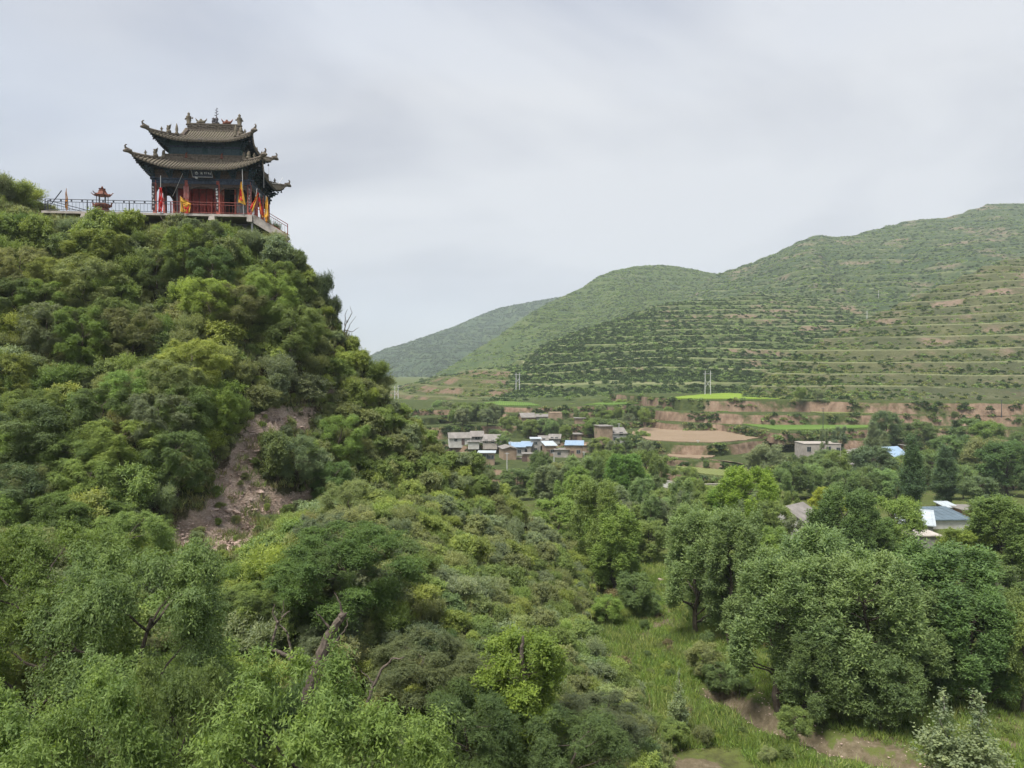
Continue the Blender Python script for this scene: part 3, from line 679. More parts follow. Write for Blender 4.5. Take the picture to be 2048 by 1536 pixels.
def scatter_group(col):
    if col.name in _GN: return _GN[col.name]
    ng = bpy.data.node_groups.new('scatter_' + col.name, 'GeometryNodeTree')
    ng.interface.new_socket('Geometry', in_out='INPUT', socket_type='NodeSocketGeometry'); ng.interface.new_socket('Geometry', in_out='OUTPUT', socket_type='NodeSocketGeometry')
    N = ng.nodes.new; L = ng.links.new
    gi, go = N('NodeGroupInput'), N('NodeGroupOutput'); ip = N('GeometryNodeInstanceOnPoints'); ci = N('GeometryNodeCollectionInfo')
    ci.inputs['Collection'].default_value = col; ci.inputs['Separate Children'].default_value = True; ci.inputs['Reset Children'].default_value = True
    def na(n, t):
        x = N('GeometryNodeInputNamedAttribute'); x.data_type = t; x.inputs['Name'].default_value = n; return x.outputs[0]
    L(gi.outputs[0], ip.inputs['Points']); L(ci.outputs[0], ip.inputs['Instance']); ip.inputs['Pick Instance'].default_value = True
    fi = N('FunctionNodeFloatToInt'); L(na('which', 'FLOAT'), fi.inputs[0]); L(fi.outputs[0], ip.inputs['Instance Index'])
    L(na('turn', 'FLOAT_VECTOR'), ip.inputs['Rotation']); L(na('size', 'FLOAT_VECTOR'), ip.inputs['Scale']); L(ip.outputs[0], go.inputs[0])
    _GN[col.name] = ng; return ng
def scatter(name, pts, size, tints, col, label=None, flat=1.0):
    pts = np.asarray(pts); n = len(pts); r = np.random.default_rng(n)
    nl = len(col.objects)
    sz = np.asarray(size)[:, None] * np.stack([r.uniform(.8, 1.25, n), r.uniform(.8, 1.25, n), flat * r.uniform(.75, 1.2, n)], -1)
    rot = np.stack([r.normal(scale=.08, size=n), r.normal(scale=.08, size=n), r.uniform(0, 6.28, n)], -1)
    me = bpy.data.meshes.new(name); me.vertices.add(n); me.vertices.foreach_set('co', pts.astype(np.float32).ravel())
    for nm, a, t in (('which', r.integers(0, nl, n).astype(np.float32), 'FLOAT'), ('turn', rot.astype(np.float32), 'FLOAT_VECTOR'), ('size', sz.astype(np.float32), 'FLOAT_VECTOR'), ('tint', np.asarray(tints, np.float32), 'FLOAT_VECTOR')):
        at = me.attributes.new(nm, t, 'POINT'); at.data.foreach_set('value' if t == 'FLOAT' else 'vector', a.ravel())
    me.update(); o = link(name, me); md = o.modifiers.new('scatter', 'NODES'); md.node_group = scatter_group(col)
    return tag(o, label, None, None, 'stuff')

T_YEL, T_MID, T_GREY, T_DARK, T_OLIVE, T_BRIGHT = (.30, .355, .11), (.22, .285, .10), (.24, .285, .175), (.155, .215, .09), (.255, .28, .135), (.235, .325, .095)
T_SILVER = (.25, .30, .18); T_YELLOW = (.36, .40, .07); T_WILLOW = (.225, .305, .14); T_PALE = (.28, .32, .155)
def jit(t, r, a=.12):
    k = 1 + r.uniform(-a, a); return [c * k * (1 + r.uniform(-.3, .3) * a) for c in t]
def put_tree(species, loc, h, w, tint, name, label, cat='tree', group=None, k=None, rz=None):
    lib = SPECIES[species]; i = (k if k is not None else int(rng.integers(0, len(lib)))) % len(lib); tm, cm, hn, wn = lib[i]
    e = empty(name, loc, rz if rz is not None else float(rng.uniform(0, 6.28)), label, cat, group)
    sz, sx = h / hn, w / wn; e.scale = (sx, sx, sz)
    link('trunk', tm, e); c = link('crown', cm, e); c['tint'] = [float(x) for x in tint]
    return e
def ground_hit(px, py, f=ground_z, y0=8, y1=260):
    ys = np.linspace(y0, y1, 4000); r = ray(px, py); X = r[0] / r[1] * ys; Z = r[2] / r[1] * ys
    b = np.nonzero(Z <= f(X, ys))[0]
    i = b[0] if len(b) else -1
    return np.array([X[i], ys[i], float(f(X[i], ys[i]))])

# --- the valley trees, one by one: (species, px, base row, top row, width px, tint, name, label[, depth plane])
TREES = [
 ('willow_poplar', 1560, 1425, 1115, 170, T_WILLOW, 'willow_tree', 'broad green willow at the left end of the big clump beside the dirt gully'),
 ('willow_poplar', 1640, 1380, 1068, 190, T_WILLOW, 'willow_tree', 'tall feathery willow rising highest in the left half of the big valley clump'),
 ('willow_poplar', 1725, 1440, 1118, 180, T_WILLOW, 'willow_tree', 'dark willow in the middle of the big valley clump with trunks showing below'),
 ('willow_poplar', 1800, 1415, 1170, 150, T_WILLOW, 'willow_tree', 'lower rounded willow filling the middle of the big clump over the shaded grass'),
 ('willow_poplar', 1885, 1385, 1095, 230, (0.151, 0.236, 0.092), 'willow_tree', 'widest pale-topped willow of the big clump, right of the white tents'),
 ('willow_poplar', 1940, 1425, 1180, 170, (0.151, 0.236, 0.092), 'willow_tree', 'silver-edged willow at the right end of the big clump above the saplings'),
 ('willow_poplar', 1610, 1450, 1260, 120, T_DARK, 'willow_tree', 'short dark willow under the left half of the big clump'),
 ('round', 1765, 1465, 1300, 130, T_DARK, 'bushy_tree', 'low dark bushy tree with bare lower trunk beneath the big willow clump'),
 ('willow_poplar', 1395, 1275, 1022, 125, T_WILLOW, 'poplar_tree', 'left of the twin dark poplars standing alone by the grassy path'),
 ('willow_poplar', 1462, 1290, 1025, 135, T_WILLOW, 'poplar_tree', 'right of the twin dark poplars standing alone by the grassy path'),
 ('willow_poplar', 1195, 1180, 968, 105, T_MID, 'poplar_tree', 'tall leafy poplar at the foot of the spur, nearest to the hillside'),
 ('willow_poplar', 1225, 1190, 1020, 120, T_BRIGHT, 'poplar_tree', 'fresh green poplar in front of the tall one at the foot of the spur'),
 ('round', 1115, 1090, 1000, 90, T_BRIGHT, 'bushy_tree', 'round bright bush-like tree in the valley just past the spur'),
 ('willow_poplar', 1690, 1170, 983, 135, (0.164, 0.242, 0.092), 'poplar_tree', 'pale olive poplar standing before the grey-roofed house'),
 ('willow_poplar', 1740, 1165, 1035, 100, (0.164, 0.242, 0.092), 'poplar_tree', 'lower half of the olive poplar pair, left of the green tree by the house'),
 ('round', 1782, 1150, 998, 100, T_BRIGHT, 'leafy_tree', 'bright green drooping tree against the left wall of the lean-to house'),
 ('round', 1655, 1060, 978, 60, T_YELLOW, 'yellow_tree', 'small yellow-green tree peeping out behind the olive poplar'),
 ('willow_poplar', 1490, 1095, 940, 120, (0.241, 0.337, 0.065), 'poplar_tree', 'bright yellow-green poplar below the terraced brown fields'),
 ('willow_poplar', 1455, 1090, 975, 90, (0.202, 0.314, 0.070), 'poplar_tree', 'lighter green poplar on the left shoulder of the yellow-green one'),
 ('spindly', 1362, 1085, 960, 46, T_WILLOW, 'poplar_tree', 'slim dark poplar standing alone in front of the roadside wall'),
 ('willow_poplar', 1165, 1010, 915, 75, T_WILLOW, 'poplar_tree', 'dark poplar at the left of the row before the village bank'),
 ('willow_poplar', 1205, 1005, 905, 70, T_MID, 'poplar_tree', 'second dark poplar of the row before the village bank'),
 ('willow_poplar', 1252, 1015, 912, 80, (0.164, 0.280, 0.079), 'poplar_tree', 'light green broad poplar in the middle of the row before the village bank'),
 ('willow_poplar', 1290, 1000, 904, 62, T_MID, 'poplar_tree', 'tall rounded poplar behind the light green one of the row'),
 ('spindly', 1322, 985, 914, 40, T_MID, 'poplar_tree', 'narrow poplar beside the roadside wall at the right of the row'),
 ('round', 1368, 985, 935, 46, T_MID, 'leafy_tree', 'small tree behind the slim dark poplar under the brown bank'),
 ('willow_poplar', 1130, 1000, 935, 60, T_MID, 'poplar_tree', 'short poplar just right of the stone ramp of the village'),
 ('round', 1078, 985, 905, 46, T_DARK, 'leafy_tree', 'dark tree with a bare pale trunk in front of the village ramp'),
 ('round', 1035, 1000, 940, 70, T_DARK, 'leafy_tree', 'dark green tree below the village ramp beside the spur'),
 ('round', 1300, 1130, 1045, 70, T_MID, 'leafy_tree', 'rounded leafy tree at the bend above the grassy path'),
 ('round', 1255, 1120, 1050, 70, T_MID, 'leafy_tree', 'leafy tree between the spur poplar and the bend of the path'),
 ('spindly', 1300, 1080, 990, 40, T_WILLOW, 'poplar_tree', 'grey-green young poplar left of the slim dark one'),
 ('round', 1412, 1085, 985, 66, T_MID, 'leafy_tree', 'mid green tree between the slim poplar and the yellow-green poplar'),
 ('columnar', 1480, 1115, 1005, 26, T_GREY, 'columnar_poplar', 'narrow grey-green columnar poplar in front of the yellow-green poplar'),
 ('round', 1540, 1110, 1005, 76, T_MID, 'leafy_tree', 'leafy tree right of the yellow-green poplar by the white house'),
 ('round', 1535, 1165, 1055, 80, T_BRIGHT, 'leafy_tree', 'bright leafy tree just right of the twin dark poplars'),
 ('spindly', 1590, 1120, 1035, 32, T_GREY, 'poplar_tree', 'thin grey-green poplar before the white house gable'),
 ('round', 1632, 1110, 1045, 46, T_WILLOW, 'leafy_tree', 'dark little tree in front of the white house wall'),
 ('columnar', 1824, 1027, 878, 46, (0.119, 0.191, 0.096), 'columnar_poplar', 'tallest columnar poplar with a whitewashed trunk behind the lean-to house'),
 ('columnar', 1890, 1015, 895, 44, (0.135, 0.202, 0.110), 'columnar_poplar', 'thin columnar poplar right of the tallest one, above the small shed'),
 ('round', 1962, 1020, 955, 68, (0.164, 0.224, 0.120), 'grey_tree', 'grey-green round tree on a dark trunk behind the brick hut'),
 ('willow_poplar', 2005, 1165, 998, 150, (0.183, 0.257, 0.088), 'poplar_tree', 'large pale-topped tree at the right edge before the blue roof'),
 ('willow_poplar', 1930, 1165, 1060, 100, (0.251, 0.314, 0.076), 'leafy_tree', 'yellowish tree in front of the lean-to house, left of the big edge tree'),
 ('round', 2045, 1430, 1195, 110, T_MID, 'leafy_tree', 'green tree cut by the right edge beside the big willow clump'),
 ('round', 1990, 1250, 1130, 90, T_DARK, 'leafy_tree', 'dark tree behind the right end of the willow clump'),
 ('sapling', 1885, 1580, 1385, 100, T_SILVER, 'young_poplar', 'left of two pale young poplars in the bottom right corner'),
 ('sapling', 1955, 1590, 1390, 105, T_SILVER, 'young_poplar', 'right of two pale young poplars in the bottom right corner'),
 ('sapling', 1358, 1475, 1345, 42, T_SILVER, 'young_poplar', 'slender silvery sapling alone on the grassy bank'),
 ('round', 1268, 1235, 1150, 78, T_DARK, 'dark_bush', 'big dark round bush on the left side of the grassy path'),
 ('round', 1302, 1237, 1185, 40, T_WILLOW, 'dark_bush', 'smaller bush at the right foot of the big dark one by the path'),
 ('round', 1212, 1255, 1195, 60, T_BRIGHT, 'leafy_bush', 'bright leafy bush between the spur foot and the big dark bush'),
 ('round', 1408, 1360, 1288, 56, T_OLIVE, 'olive_bush', 'olive bush at the head of the dirt gully'),
 ('round', 1440, 1390, 1330, 60, T_DARK, 'dark_bush', 'dark bush on the gully edge right of the olive one'),
 ('round', 1478, 1395, 1330, 44, T_WILLOW, 'leafy_bush', 'spiky green bush under the left willow by the gully'),
 ('round', 1345, 1500, 1445, 56, T_MID, 'leafy_bush', 'green bush at the foot of the silvery sapling'),
 ('round', 1590, 1490, 1420, 60, T_MID, 'leafy_bush', 'green bush on the far side of the dirt gully under the willows'),
 ('round', 1535, 1530, 1495, 34, T_PALE, 'pale_bush', 'small pale bush on the near side of the dirt gully'),
]
for (sp, px, pb, pt, wp, tint, nm, lb) in TREES:
    g0 = ground_hit(px, pb); s = g0[1] / FPX
    put_tree(sp, g0, (pb - pt) * s * 1.03, wp * s * 1.0, jit(tint, rng, .06), nm, lb, 'bush' if 'bush' in nm else 'tree')
# trees standing on the benches: (species, px, base row, bench height, top row, width px, tint, name, label)
BTREES = [
 ('round', 1535, 972, Z1, 895, 62, T_GREY, 'grey_tree', 'grey-green tree at the foot of the brown terraces, left of the pale two-storey house'),
 ('round', 1585, 1000, Z1, 930, 72, T_DARK, 'leafy_tree', 'dark tree below the pale two-storey house, leftmost of the dark bank'),
 ('round', 1640, 985, Z1, 922, 70, T_DARK, 'leafy_tree', 'dark leafy tree right below the pale two-storey house'),
 ('round', 1680, 965, Z1, 905, 60, T_MID, 'leafy_tree', 'mid green tree hiding the lower corner of the two-storey house'),
 ('round', 1745, 985, Z1, 900, 96, (0.135, 0.191, 0.110), 'grey_tree', 'wide grey-green tree on the dark bank between two houses'),
 ('round', 1790, 1000, Z1, 945, 60, T_DARK, 'leafy_tree', 'dark tree under the wide grey one on the bank'),
 ('spindly', 1648, 932, Z1, 862, 18, T_GREY, 'poplar_tree', 'thin poplar standing against the pale two-storey house front'),
 ('spindly', 1680, 925, Z1, 858, 30, (0.174, 0.224, 0.154), 'bare_tree', 'sparse greyish tree at the right end of the two-storey house'),
 ('columnar', 1745, 925, Z1, 850, 26, T_GREY, 'columnar_poplar', 'columnar poplar left of the blue-roofed shed'),
 ('columnar', 1768, 920, Z1, 868, 20, T_GREY, 'columnar_poplar', 'short columnar poplar touching the blue-roofed shed'),
 ('round', 1772, 900, Z2, 828, 52, (0.154, 0.224, 0.110), 'grey_tree', 'grey-green tree standing high behind the blue-roofed shed'),
 ('round', 1840, 905, Z2, 848, 56, T_DARK, 'leafy_tree', 'dark tree right behind the tallest columnar poplar'),
 ('round', 1905, 955, Z1, 876, 82, (0.164, 0.242, 0.099), 'willow_tree', 'wide pale willow behind the thin columnar poplar'),
 ('round', 1935, 900, Z2, 842, 74, (0.174, 0.247, 0.110), 'willow_tree', 'pale willow on the upper terrace at the right'),
 ('round', 1975, 905, Z2, 848, 66, (0.202, 0.292, 0.088), 'leafy_tree', 'lighter green tree on the upper terrace near the right edge'),
 ('round', 1950, 960, Z1, 905, 66, T_MID, 'leafy_tree', 'mid green tree above the grey round tree at the right'),
 ('round', 2015, 985, Z1, 890, 92, (0.116, 0.191, 0.075), 'leafy_tree', 'big dark tree at the right edge above the brick hut'),
 ('round', 2045, 920, Z2, 868, 40, T_DARK, 'leafy_tree', 'small dark tree cut by the right edge on the upper terrace'),
 ('round', 1580, 883, Z3, 870, 16, T_DARK, 'small_tree', 'small dark tree alone on the lime strip above the two-storey house'),
 ('round', 1545, 852, Z4, 840, 14, T_DARK, 'small_tree', 'small dark tree alone on the long green strip'),
 ('round', 1405, 921, Z2, 915, 10, T_DARK, 'small_bush', 'small dark bush at the lip of the lower brown field'),
 ('round', 1412, 938, Z1, 922, 14, T_DARK, 'small_bush', 'dark bush under the lower brown field, left of two'),
 ('round', 1440, 930, Z1, 920, 11, T_DARK, 'small_bush', 'dark bush under the lower brown field, right of two'),
 ('round', 1868, 832, Z5, 825, 16, T_DARK, 'conifer', 'left dark dot of a tree on the pale green terrace at the right'),
 ('round', 1888, 832, Z5, 826, 10, T_DARK, 'conifer', 'middle dark dot of a tree on the pale green terrace at the right'),
 ('round', 1910, 838, Z5, 824, 18, T_DARK, 'conifer', 'right and largest dark dot of a tree on the pale green terrace'),
 ('round', 1600, 801, Z6, 776, 44, T_MID, 'leafy_tree', 'green tree at the right end of the lime field'),
 ('round', 1635, 801, Z6, 780, 36, T_GREY, 'leafy_tree', 'grey-green tree right of the one ending the lime field'),
]
for (sp, px, pb, z, pt, wp, tint, nm, lb) in BTREES:
    g0 = PZ(px, pb, z); s = g0[1] / FPX; put_tree(sp, g0, max(1.0, (pb - pt) * s * 1.08), min(wp, .88 * (pb - pt)) * s * 1.05, jit(tint, rng, .06), nm, lb, 'bush' if 'bush' in nm else 'tree')
# village trees between and above the houses
ZONES = [((880, 1000), (838, 852), ZV3, 15, 26, 38, 'dark tree above the white farmhouse'),
         ((890, 1000), (862, 872), ZV2, 9, 20, 30, 'dark tree behind the grey tiled houses'),
         ((1000, 1120), (862, 885), ZV2, 14, 30, 44, 'bushy tree between blue roofs and mud ruins'),
         ((1120, 1260), (850, 884), ZV2, 16, 26, 40, 'bushy tree left of the brown field'),
         ((1130, 1300), (822, 848), ZV3, 14, 18, 30, 'bushy tree below the thin green field'),
         ((1178, 1300), (890, 925), ZV1, 9, 30, 42, 'dark tree before the village bank'),
         ((1270, 1345), (826, 850), ZV3, 8, 20, 30, 'green tree in the gully by the brown field'),
         ((985, 1010), (880, 895), ZV2, 4, 22, 28, 'dark tree beside the mud barn')]
for (xa, xb), (ya, yb), z, n, ha, hb, lb in ZONES:
    for i in range(n):
        px = xa + (xb - xa) * (i + rng.uniform(0, 1)) / n; py = rng.uniform(ya, yb); g0 = PZ(px, py, z); s = g0[1] / FPX
        hp = rng.uniform(ha, hb); t = [T_DARK, T_MID, T_WILLOW, T_MID, T_GREY, T_DARK][int(rng.integers(0, 6))]
        sz = '' if hp > (ha + hb) / 2 else 'lower '
        put_tree('round', g0, hp * s, hp * s * rng.uniform(.68, .95), jit(t, rng, .15), 'village_tree', (sz + lb), 'tree', ('smaller ' if sz else 'taller ') + lb.replace('tree', 'trees', 1))

FILL = [((1085, 1240), (985, 1080), 17, 50, 85, 'leafy tree behind the spur poplars'), ((1250, 1420), (1000, 1110), 16, 50, 80, 'leafy tree left of the yellow-green poplar'),
        ((1430, 1600), (1000, 1070), 11, 45, 80, 'leafy tree below the yellow-green poplar'), ((1560, 1830), (965, 1020), 16, 50, 75, 'dark tree on the bank under pale houses'),
        ((1830, 2060), (965, 1010), 12, 50, 80, 'dark bank tree behind the brick hut'), ((1950, 2060), (1130, 1260), 5, 70, 110, 'leafy right-edge tree behind the willows')]
for (xa, xb), (ya, yb), n, ha, hb, lb in FILL:
    for i in range(n):
        px = xa + (xb - xa) * (i + rng.uniform(0, 1)) / n; py = rng.uniform(ya, yb)
        if 1800 < px < 1970 and py > 1000: py = 985
        g0 = ground_hit(px, py); s = g0[1] / FPX; hp = rng.uniform(ha, hb)
        t = [T_DARK, T_MID, T_WILLOW, T_DARK][int(rng.integers(0, 4))] if 'dark' in lb else [T_MID, T_BRIGHT, T_WILLOW, T_GREY, T_OLIVE][int(rng.integers(0, 5))]
        put_tree('willow_poplar' if rng.uniform() < .45 and 'dark' not in lb else 'round', g0, hp * s, hp * s * rng.uniform(.65, .92), jit(t, rng, .15), 'valley_tree', lb, 'tree', lb.replace('tree', 'trees', 1))
single_out([o for o in C.objects if o.name.startswith(('village_tree', 'valley_tree'))])
# --- scrub on the far slopes
def on_slope(F, n, keep_flat, size, tints, name, seed, mask=None, label=None, sink=.2, flat=.8):
    V, fl, f, m = F; r = np.random.default_rng(seed); a, b = V.shape[:2]
    i = r.integers(0, a - 1, n * 6); j = r.integers(1, b - 1, n * 6); u = r.uniform(0, 1, (n * 6, 1)); w = r.uniform(0, 1, (n * 6, 1))
    p = V[i, j] * (1 - u) * (1 - w) + V[i + 1, j] * u * (1 - w) + V[i, j + 1] * (1 - u) * w + V[i + 1, j + 1] * u * w
    ff = f[i, j]; prob = np.where(ff < .42, keep_flat, np.where(ff > .78, .03, np.where(ff > .62, .3, .85))) * np.clip(-.05 + 2.6 * np.clip(fbm(p[:, 0] / 38, p[:, 1] / 38, seed, 4) + .38, 0, 1), .03, 1.6)
    px, py = proj(p[:, 0], p[:, 1], p[:, 2])
    if mask is not None: prob = prob * mask(px, py, p)
    k = np.nonzero(r.uniform(0, 1, n * 6) < prob)[0][:n]
    p = p[k]; ln = len(p); tn = np.array(tints)[r.integers(0, len(tints), ln)] * r.uniform(.8, 1.25, (ln, 1))
    p[:, 2] -= sink; s = r.uniform(*size, ln)
    scatter(name, p, s, tn, COL_BUSH, label, flat)
D2, D3 = (.052, .085, .042), (.08, .12, .055)
on_slope(F_SPUR, 36000, 1.0, (.9, 2.0), [D2, D3, D2, T_WILLOW], 'terrace_scrub', 601,
         lambda px, py, p: np.where(px < 1040 + (740 - py) * 0.9, np.where(py > 735, .25, .06), np.where(px > 1500, .6, 1.0)))
on_slope(F_LEFT, 900, .3, (.6, 1.6), [D3, T_WILLOW, T_OLIVE], 'left_slope_scrub', 606)
on_slope(F_RIGHT, 6500, .9, (.5, 1.4), [D3, T_WILLOW, T_OLIVE, D2], 'dry_slope_scrub', 602)
on_slope(F_MID, 20000, .9, (1.1, 2.4), [D3, T_MID, T_WILLOW], 'middle_hill_woods', 603, lambda px, py, p: np.clip((px + (py - 530) * 0.75 - 1150) / 120 + 2 * fbm(p[:, 0] / 60, p[:, 1] / 60, 5, 3), .06, 1.0))
on_slope(F_FAR, 12000, 1, (2, 3.8), [D2, D3], 'far_woods', 604, lambda px, py, p: 1.0 * np.ones_like(px))
on_slope(F_BACK, 17000, .9, (.9, 2.3), [D3, T_WILLOW, D2, T_MID], 'back_hill_scrub', 605)
# scrub on the bench banks
def bank_scrub():
    P0, S, T = [], [], []; r = np.random.default_rng(611)
    for E in BENCHES:
        n = len(E); k = r.integers(0, n, int(n * 1.5)); q = E[k].copy(); f = r.uniform(0, 1, len(k))
        dn = fbm(q[:, 0] / 8, q[:, 1] / 8, 77, 3); ok = dn > -.06; q = q[ok]; f = f[ok]
        q[:, 2] -= f * 2.6; q[:, 1] -= f * 1.2
        P0.append(q); S.append(r.uniform(.5, 1.5, len(q))); T.append(np.array([D2, D3, T_WILLOW, T_OLIVE])[r.integers(0, 4, len(q))])
    scatter('bank_scrub', np.concatenate(P0), np.concatenate(S), np.concatenate(T), COL_BUSH, None, .8)
bank_scrub()
# ------------------------------------------------------------------ the near hillside: shrubs, trees, grass
HZ = hill_z
def crest_hit(px, pb, d):          # where the skyline of the hill crosses row pb at depth d, nearest to column px
    xs = np.linspace(-40, 12, 3000); q = proj(xs, np.full(3000, d), HZ(xs, np.full(3000, d)))[1]; k = np.argmin(np.abs(q - pb) + .02 * np.abs(xs - P(px, pb, d)[0]))
    return np.array([xs[k], d, float(HZ(xs[k], d))])
def hill_hit(px, py): return ground_hit(px, py, HZ, 9, 100)
def put_shrub(loc, rad, tint, label, group=None, kind=None, name='shrub', zs=1.0, k=None):
    lib = [s for s in SHRUBS if kind is None or s[2] == kind]; st, fo, kd = lib[(k if k is not None else int(rng.integers(0, len(lib)))) % len(lib)]
    e = empty(name, loc, float(rng.uniform(0, 6.28)), label, 'shrub', group); e.scale = (rad, rad * float(rng.uniform(.85, 1.15)), rad * zs * float(rng.uniform(.85, 1.2)))
    link('stem', st, e); f = link('foliage', fo, e); f['tint'] = [float(x) for x in tint]; return e
def zone_of(px, py):
    if py > 1130: return 'low below the bare rock' if px < 620 else ('low right of the dead trunks' if px < 900 else 'at the spur foot by grass')
    if py < 520: return 'under the temple terrace' if px < 560 else 'on the upper skyline'
    if px < 210: return 'at the left hillside edge'
    if px > 780: return 'on the falling spur'
    if px > 640: return 'on the right shoulder'
    if py < 790: return 'between temple and bare rock' if px > 380 else 'left below the temple'
    return 'left of the bare rock' if px < 470 else 'right of the bare rock'
TN = [('yellow-green', T_YEL), ('mid-green', T_MID), ('grey-green', T_GREY), ('dark green', T_DARK), ('olive', T_OLIVE), ('fresh green', T_BRIGHT)]
KN = {'dome': 'domed', 'fine': 'fine-leaved', 'tall': 'tall', 'loose': 'spreading'}
def shrubs():
    made = []
    r = np.random.default_rng(777); N = 9000
    x = r.uniform(-62, 9, N); y = r.uniform(33, 82, N); z = HZ(x, y); px, py = proj(x, y, z)
    e = 0.3; nx = -(HZ(x + e, y) - HZ(x - e, y)) / (2 * e); ny = -(HZ(x, y + e) - HZ(x, y - e)) / (2 * e)
    face = (nx * -x + ny * -y + 1 * -z)          # faces the viewer
    rad0 = r.uniform(.5, 2, N); tin = in_poly(px, py, ROCK_POLY)
    tin |= in_poly(px, py - 45, ROCK_POLY) & (r.uniform(0, 1, N) < .9); tin |= in_poly(px, py - 90, ROCK_POLY) & (rad0 > 1) & (r.uniform(0, 1, N) < .7); tin |= in_poly(px + 45, py - 15, ROCK_POLY) | in_poly(px - 45, py - 15, ROCK_POLY) & (r.uniform(0, 1, N) < .8)
    rad = np.where(px > 760, r.uniform(.5, 1.35, N), r.uniform(.7, 2.0, N) * np.where(r.uniform(0, 1, N) < .25, .75, 1)) * np.where((px > 620) & (px <= 760), .85, 1.0)
    rad = np.where(x > 6.2 + 2.2 * np.clip((y - 61) / 15, -1, 1) ** 2 - 1.6, rad * .6, rad)
    rad = np.where((px > 555) & (py < 720), rad * .62, rad)
    rad = np.where(tin, r.uniform(.25, .55, N), rad)
    ok = (px > -60) & (px < 1345) & (py > 395) & (py < 1640) & (face > -2) & ~(tin & (r.uniform(0, 1, N) > .10))
    ok &= ~((np.abs(px - 515) < 60) & (py < 500) & (py - 1.9 * rad * FPX / y < 448 + (px - 470) * .45))
    ok &= ~((np.abs(px - 310) < 230) & (py < 436))       # under the terrace itself
    ok &= ~((x > -47) & (y > 66) & (z + 1.75 * rad > 15.0) & (px < 560))
    fr = rad * FPX / y          # keep the bare face in view: nothing tall may stand before it
    cov = sum(in_poly(px + a * fr, py - b * fr, ROCK_POLY).astype(int) for a, b in ((0, .2), (0, .7), (0, 1.3), (0, 1.8), (.4, 1.6), (-.4, 1.6), (.7, .6), (-.7, .6), (.5, 1.1), (-.5, 1.1)))
    ok &= ~((cov >= 2) & (rad > .5))
    idx = np.nonzero(ok)[0]; idx = idx[np.argsort(-rad[idx] * r.uniform(.6, 1, len(idx)))]
    keep = []; cx = np.empty((0, 3)); cr = np.empty(0)
    for i in idx:
        p = np.array([x[i], y[i], z[i]])
        if len(cr):
            d = np.linalg.norm(cx - p, axis=1)
            if np.any(d < .47 * (rad[i] + cr)): continue
        keep.append(i); cx = np.vstack([cx, p]); cr = np.append(cr, rad[i])
    order = sorted(keep, key=lambda i: -rad[i] / y[i]); big, small = order[:330], order[330:]
    for i in big:
        ti = int(r.choice([0, 1, 2, 3, 4, 5], p=[.2, .34, .14, .1, .12, .1]))
        if px[i] > 640: ti = int(r.choice([0, 1, 2, 4, 4, 4, 3]))
        kind = str(r.choice(['dome', 'fine', 'tall', 'loose'], p=[.22, .42, .2, .16])) if px[i] < 760 else str(r.choice(['dome', 'fine', 'loose'], p=[.3, .5, .2]))
        nm, t = TN[ti]; zn = zone_of(px[i], py[i]); lb = 'large' if rad[i] > 1.5 else ('mid-sized' if rad[i] > 1.05 else 'small')
        lab = '%s %s %s shrub %s' % (lb, KN[kind], nm, zn)
        if px[i] < 720 and rad[i] > 1.15 and cov[i] == 0 and not in_poly(np.array([px[i]]), np.array([py[i] - 2.6 * fr[i]]), ROCK_POLY)[0] and not in_poly(np.array([px[i]]), np.array([py[i] - 2.1 * fr[i]]), ROCK_POLY)[0] and z[i] < 10.5 and not (330 < px[i] < 640 and 1000 < py[i] < 1230) and r.uniform() < .34:
            lab = '%s %s small tree %s' % ('broad' if rad[i] > 1.6 else 'slight', nm, zn)
            made.append(put_tree('near_elm', (x[i], y[i], z[i] - .3), rad[i] * r.uniform(2.2, 2.9), rad[i] * r.uniform(2.1, 2.7), jit(t, rng, .2), 'small_tree', lab, 'tree', lab.replace('tree', 'trees'))); continue
        made.append(put_shrub((x[i], y[i], z[i] - .1 * rad[i]), rad[i], jit(t, rng, .2), lab, lab.replace('shrub', 'shrubs'), kind, zs=1.0 if px[i] < 700 else .8))
    single_out(made)
    # everything smaller, and the low growth between
    M = 5200; xs = r.uniform(-62, 9, M); ys = r.uniform(33, 82, M); zs = HZ(xs, ys); qx, qy = proj(xs, ys, zs); tin2 = rock_mask(xs, ys, zs) > .5
    ok = ~(tin2 & (r.uniform(0, 1, M) > .05)) & ~((xs > -47) & (ys > 69) & (zs > 13.6) & (qx < 560)) & (qx > -80) & (qx < 1400) & (qy < 1650) & ~(tin2 & (r.uniform(0, 1, M) > .07)); xs, ys, zs = xs[ok], ys[ok], zs[ok]
    sm = np.array(small, int); pts = np.concatenate([np.stack([x[sm], y[sm], z[sm] - .1], -1), np.stack([xs, ys, zs - .08], -1)])
    sz = np.concatenate([rad[sm], r.uniform(.22, .62, len(xs))]); tt = np.array([T_MID, T_GREY, T_OLIVE, T_MID, T_YEL, T_OLIVE])[r.integers(0, 6, len(pts))] * r.uniform(.75, 1.15, (len(pts), 1))
    scatter('hillside_undergrowth', pts, sz, tt, COL_SHRUB, None, 1.0)
    M = 26000; xs = r.uniform(-62, 10, M); ys = r.uniform(33, 84, M); zs = HZ(xs, ys); tin2 = rock_mask(xs, ys, zs) > .5
    ok = ~(tin2 & (r.uniform(0, 1, M) > .12)) & (zs > -22.6); xs, ys, zs = xs[ok], ys[ok], zs[ok]
    tt = np.array([T_OLIVE, T_PALE, T_MID, (.28, .26, .14)])[r.integers(0, 4, len(xs))] * r.uniform(.6, 1.1, (len(xs), 1))
    scatter('hillside_grass', np.stack([xs, ys, zs], -1), r.uniform(.8, 1.6, len(xs)), tt, COL_TUFT)
shrubs()
